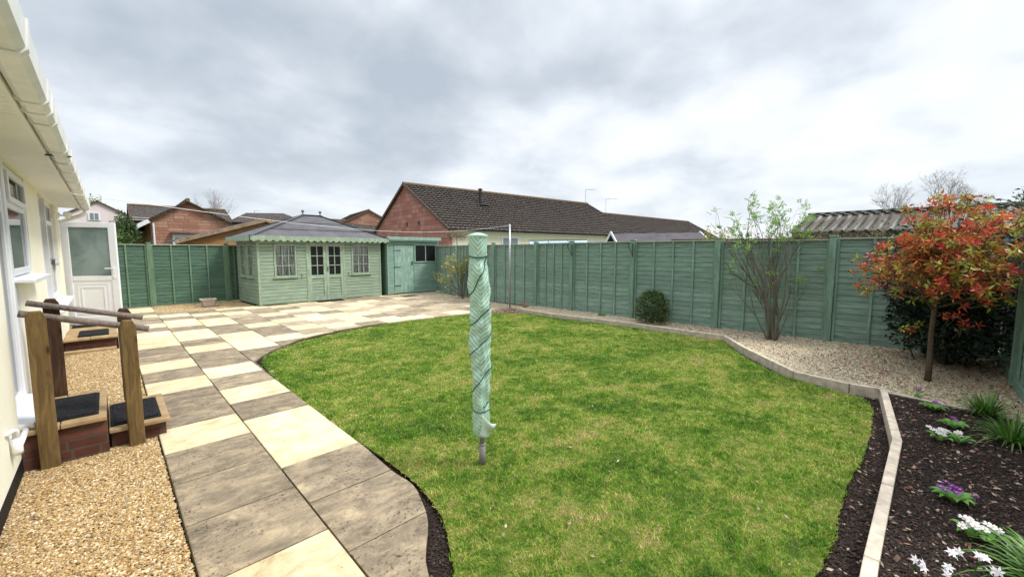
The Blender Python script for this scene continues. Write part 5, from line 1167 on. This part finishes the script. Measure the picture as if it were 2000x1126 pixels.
Ct = np.array([tuple(v) for v in Ct]); leafobj('shoot_tips', Ct, np.array([tuple(v) for v in Dt]), .03, .014, M['conifertip'], cn)
MB().tube([(0, 0, -.05), (0, 0, .5)], .03, 7).build('trunk', M['bark'], cn)
# magnolia by the shed corner
q = random.Random(17); mX, mY = 8.72, 11.25
mg = thing('flowering_shrub', 'yellow green shrub with small white blossoms by the long fence near the shed', 'shrub', (mX, mY, 0)); mb = MB(); tips = []
for k in range(8): grow(mb, Vector((0, 0, 0)), Rd*q.uniform(-.75, .35)+Fd*q.uniform(-.3, .2)+Vector((0, 0, 1)), .62, .018, 3, tips, q, .6, .1, 4, (2, 3), .70, .6, 5, .1)
mb.build('stems', M['barkgrey'], mg)
C = []; Dn = []; Cb = []
for p, d, pts in tips:
    for _ in range(9): b = pts[q.randint(1, len(pts)-1)]; C.append(b+Vector((q.gauss(0, .05), q.gauss(0, .05), q.gauss(0, .05)))); Dn.append(d+Vector((q.gauss(0, .7), q.gauss(0, .7), q.gauss(0, .6))))
    if q.random() < .28: Cb.append(p)
C = np.array([tuple(v) for v in C]); leafobj('foliage', C, np.array([tuple(v) for v in Dn]), rng.uniform(.04, .075, len(C)), .027, M['yellowleaf'], mg)
cb_, db_ = [], []
for p in Cb:
    for k in range(8): cb_.append(tuple(p)); db_.append((math.cos(k*.785), math.sin(k*.785), q.uniform(-.1, .7)))
leafobj('blossom', np.array(cb_), np.array(db_), .045, .02, M['blossom'], mg)
# small perennials by the kerb
def clump(name, label, loc, n, h, w_, mat, seed, cat='plant', spread=.6, mats=None, group=None, width=.012, droop=.5):
    q = random.Random(seed); t = thing(name, label, cat, loc, 0, group); V = []; F = []
    for i in range(n):
        a = q.uniform(0, 6.28); b = Vector((math.cos(a), math.sin(a), 0)); r0 = q.uniform(0, w_*.4); L_ = h*q.uniform(.6, 1.25); s = b.cross(Vector((0, 0, 1))); ln = q.uniform(.15, spread)*1.3; k0 = len(V); ns = 6
        for j in range(ns):
            u = j/(ns-1); p = b*(r0+L_*ln*u)+Vector((0, 0, L_*(u*(1-ln*.35)-droop*ln*u*u*u))); ww = width*(1-u**2.2)*.5+.0008
            V += [tuple(p-s*ww), tuple(p+s*ww)]
        F += [(k0+2*j, k0+2*j+1, k0+2*j+3, k0+2*j+2) for j in range(ns-1)]
    npmesh('foliage', np.array(V), np.array(F), M[mat], t); return t
def kpl(px, py, z=.05): x_, y_ = at(px, py, z); return (x_, y_, z)
clump('perennial', 'upright clump of buds and dry stems where the edging starts by the washing line post', (8.35, 7.95, 0), 46, .30, .14, 'pinkstem', 3, spread=.45)
clump('perennial', 'tiny low green plant on the gravel strip below the fence', kpl(1175, 616), 60, .10, .16, 'rowan', 4, spread=.9, width=.02)
lf = clump('leafy_clump', 'bushy strap leaved green clump nearest the fence foot at far right', kpl(1925, 812), 150, .30, .14, 'strap', 5, spread=.75, group='strap leaved clumps in the planting bed')
clump('leafy_clump', 'strap leaved green clump with spreading pale leaves, middle of the three at right edge', kpl(1978, 868), 130, .30, .12, 'strap', 6, spread=.95, group='strap leaved clumps in the planting bed')
clump('leafy_clump', 'large strap leaved clump with white flowers in the bottom right corner', (3.02, -.56, .05), 190, .34, .2, 'strap', 7, spread=.9, width=.016, group='strap leaved clumps in the planting bed')
def primrose(label, px, py, petal, seed, n=7, r=.07, leafn=12, loc=None, cat='flower'):
    q = random.Random(seed); t = thing('primrose', label, cat, loc or kpl(px, py)); V = []; F = []
    for i in range(leafn):
        a = i*6.283/leafn+q.uniform(-.2, .2); b = Vector((math.cos(a), math.sin(a), 0)); s = Vector((-b.y, b.x, 0)); L_ = q.uniform(.07, .11); wv = .040; k0 = len(V); ns = 6
        for j in range(ns):
            u = j/(ns-1); z = .012+.06*math.sin(u*2.2)*.8; wd_ = wv*math.sin(math.pi*min(1, .12+u*.86))**.8*.5; p = b*(.012+L_*u)+Vector((0, 0, z))
            V += [tuple(p-s*wd_+Vector((0, 0, .01))), tuple(p), tuple(p+s*wd_+Vector((0, 0, .01)))]
        for j in range(ns-1): o = k0+3*j; F += [(o, o+1, o+4, o+3), (o+1, o+2, o+5, o+4)]
    npmesh('leaves', np.array(V), np.array(F), M['primleaf'], t, smooth=True)
    fv = MB(); cv_ = MB()
    for i in range(n):
        a = q.uniform(0, 6.28); rr0 = q.uniform(0, r); c = Vector((math.cos(a)*rr0, math.sin(a)*rr0, .075+q.uniform(0, .035))); nrm = Vector((c.x*4-.25, c.y*4-.25, 1)).normalized(); e1 = nrm.orthogonal().normalized(); e2 = nrm.cross(e1); pr_ = .021
        for k in range(5):
            aa = k*1.2566; d0 = e1*math.cos(aa)+e2*math.sin(aa); d1 = e1*math.cos(aa+.52)+e2*math.sin(aa+.52); d2 = e1*math.cos(aa-.52)+e2*math.sin(aa-.52)
            fv.add([c, c+d2*pr_*.62+nrm*.002, c+d2.lerp(d0, .45)*pr_*1.08+nrm*.004, c+d0*pr_*.93+nrm*.003, c+d1.lerp(d0, .45)*pr_*1.08+nrm*.004, c+d1*pr_*.62+nrm*.002], [(0, 1, 2, 3), (0, 3, 4, 5)])
        cv_.lathe([(.004, 0), (.005, .002), (.001, .004)], tuple(c+nrm*.002), 6)
    fv.build('petals', M[petal], t); cv_.build('flower_centres', M['yellowcentre'], t); return t
primrose('white primrose with the biggest flower head, beside the bend of the edging', 1835, 862, 'whitepetal', 1, 15, .075, 5)
primrose('smaller white primrose just right of the big white one', 1872, 866, 'whitepetal', 2, 6, .03, 6)
primrose('purple primrose behind the white one near the edging bend', 1862, 838, 'purple', 3, 3, .06, 9)
primrose('purple primrose with bright leaves at the back of the planting bed', 1822, 803, 'purple', 4, 6, .09, 11)
primrose('tiny purple primrose next to the short edging at the back of the bed', 1793, 777, 'purple', 5, 5, .03, 4)
primrose('purple primrose alone in the middle of the dark planting bed', 1862, 982, 'purple', 6, 12, .09, 12)
primrose('white primrose in the lower right with crowded pale flowers', 1895, 1050, 'whitepetal', 7, 13, .065, 5)
primrose('pinkish white primrose touching the big strap leaved clump', 1935, 1062, 'whitepetal', 8, 9, .045, 4)
def narc(label, px, py, h, seed, group='white spring flowers on thin stems'):
    q = random.Random(seed); x_, y_ = at(px, py, .05+h); t = thing('white_flower', label, 'flower', (x_+.02, y_+.02, .05), 0, group)
    MB().tube([(0, 0, -.02), (.005, 0, h*.6), (-.02, -.02, h)], .0028, 5).build('stem', M['strap'], t)
    V = MB()
    for g in range(3):
        c = Vector((-.02, -.02, h))+Vector((q.gauss(0, .012), q.gauss(0, .012), q.gauss(0, .01))); nr = Vector((q.gauss(-.4, .5), q.gauss(-.4, .5), .6)).normalized(); e1 = nr.orthogonal().normalized(); e2 = nr.cross(e1)
        for k in range(6): a = k*1.047; d0 = e1*math.cos(a)+e2*math.sin(a); s_ = nr.cross(d0); V.add([c, c+d0*.012+s_*.006, c+d0*.026-nr*.004, c+d0*.012-s_*.006], [(0, 1, 2, 3)])
    V.build('petals', M['whitepetal'], t)
narc('white spring flower lowest left in the planting bed by the edging', 1797, 1099, .10, 1)
narc('white spring flower with drooping petals between the two low ones', 1848, 1112, .10, 2)
narc('white spring flower on a tall stem left of the corner clump', 1873, 1082, .18, 3)
narc('white spring flower rising out of the corner clump, upper one', 1923, 1086, .20, 4)
narc('white spring flower at the bottom edge beneath the corner clump', 1940, 1112, .16, 5)
# --- vegetation beyond the fences
shrub('hedge_tree', 'dark rounded evergreen tree left of the brown gable house', (1.02, 37, 0), (0, 0, 2.9), (.72, .8, 1.45), 2600, .17, 'hedge', 'tree', .12, 41)
shrub('hedge_tree', 'dark leafy tree in front of the pink house', (.35, 35, 0), (0.0, 0, 2.6), (.42, .6, 1.15), 1300, .15, 'hedge', 'tree', .1, 42, mats=(('hedgelight', .25),))
shrub('hedge', 'mid green hedge behind the white door and left fence', (-.9, 30, 0), (0, 0, 1.9), (1.5, 1.0, 1.15), 3600, .16, 'hedgelight', 'hedge', .06, 43, mats=(('hedge', .4),))
shrub('hedge_tree', 'brighter green low tree to the left of the car port', (.62, 31, 0), (0, 0, 1.8), (.6, .8, 1.05), 2200, .15, 'hedge', 'tree', .08, 44, mats=(('hedgelight', .35),))
shrub('spring_tree', 'pale green spring tree behind the pink house roof', (-1.1, 82, 0), (0, 0, 7.4), (1.7, 1.5, 2.2), 1500, .28, 'springtree', 'tree', .2, 45, shell=.1)
shrub('yellow_shrub', 'narrow upright yellow green shrub just beyond the long fence', (12.9, 4.7, 0), (0, 0, 1.75), (.17, .17, .85), 520, .065, 'yellowleaf', 'shrub', .012, 46, shell=.1, up=.8)
shrub('yellow_shrub', 'wider yellow green shrub touching the top of the multi stemmed tree', (12.85, 4.25, 0), (0, 0, 1.75), (.30, .3, .85), 800, .065, 'yellowleaf', 'shrub', .012, 47, shell=.1, up=.8)
shrub('red_hedge', 'dull red leaved hedge showing over the fence behind the multi stemmed tree', (11.9, 2.9, 0), (0, 0, 1.55), (.6, .4, .62), 2600, .05, 'heather', 'shrub', .015, 48)
def thicket(name, label, loc, n, seed, w_, h, mat, cat='climber', r=.007):
    q = random.Random(seed); t = thing(name, label, cat, loc); mb = MB(); tips = []
    for k in range(n): grow(mb, Vector((q.uniform(-w_[0], w_[0]), q.uniform(-w_[1], w_[1]), h-.35)), Vector((q.gauss(0, .8), q.gauss(0, .8), q.uniform(.2, 1))), .22, r, 2, tips, q, .9, .0, 3, (2, 3), .8, .7, 4, .25)
    mb.tube([(0, 0, 0), (.05, 0, h-.3)], .02, 5); mb.build('stems', M['drygrass'], t)
    C = [(p+Vector((q.gauss(0, .03), q.gauss(0, .03), q.gauss(0, .03)))) for p, d, _ in tips]; C = np.array([tuple(v) for v in C]); leafobj('foliage', C, rng.normal(size=(len(C), 3)), .05, .025, M[mat], t)
thicket('dry_climber', 'dry twiggy climber tangled under the corrugated roof edge', (11.9, 1.3, 0), 60, 51, (.25, 1.2), 2.12, 'hedgelight')
def bare(name, label, loc, h, seed, group=None, depth=5, r=.16, spread=.55):
    q = random.Random(seed); t = thing(name, label, 'tree', loc, 0, group); mb = MB(); tips = []
    grow(mb, Vector((0, 0, 0)), Vector((0, 0, 1)), h*.42, r, depth, tips, q, spread, .10, 3, (3, 4), .68, .62, 4, .09); mb.build('trunk', M['twigfar'], t)
    mt = MB()
    for p, d, _ in tips:
        for k in range(3): e_ = p+(d+Vector((q.gauss(0, .6), q.gauss(0, .6), q.gauss(0, .4)))).normalized()*h*.06; mt.bar(p, e_, r*.06)
    mt.build('crown', M['twigfar'], t)
bare('bare_tree', 'bare winter tree crown above the corrugated roof, the left one', (78, 3.9, 0), 9.4, 61, 'bare trees on the right horizon')
bare('bare_tree', 'taller bare winter tree crown behind the red leaved tree', (79, -1.2, 0), 10.3, 62, 'bare trees on the right horizon')
bare('bare_tree', 'lone bare twiggy tree beyond the brown gable house', (7.6, 46, 0), 6.0, 63, None, 5, .09, .6)
thicket('dry_climber', 'dark dry climber on the corner of the red gable bungalow', (13.0, 17.3, 0), 46, 52, (.5, .25), 2.7, 'litter' if 'litter' in M else 'hedge', r=.012)
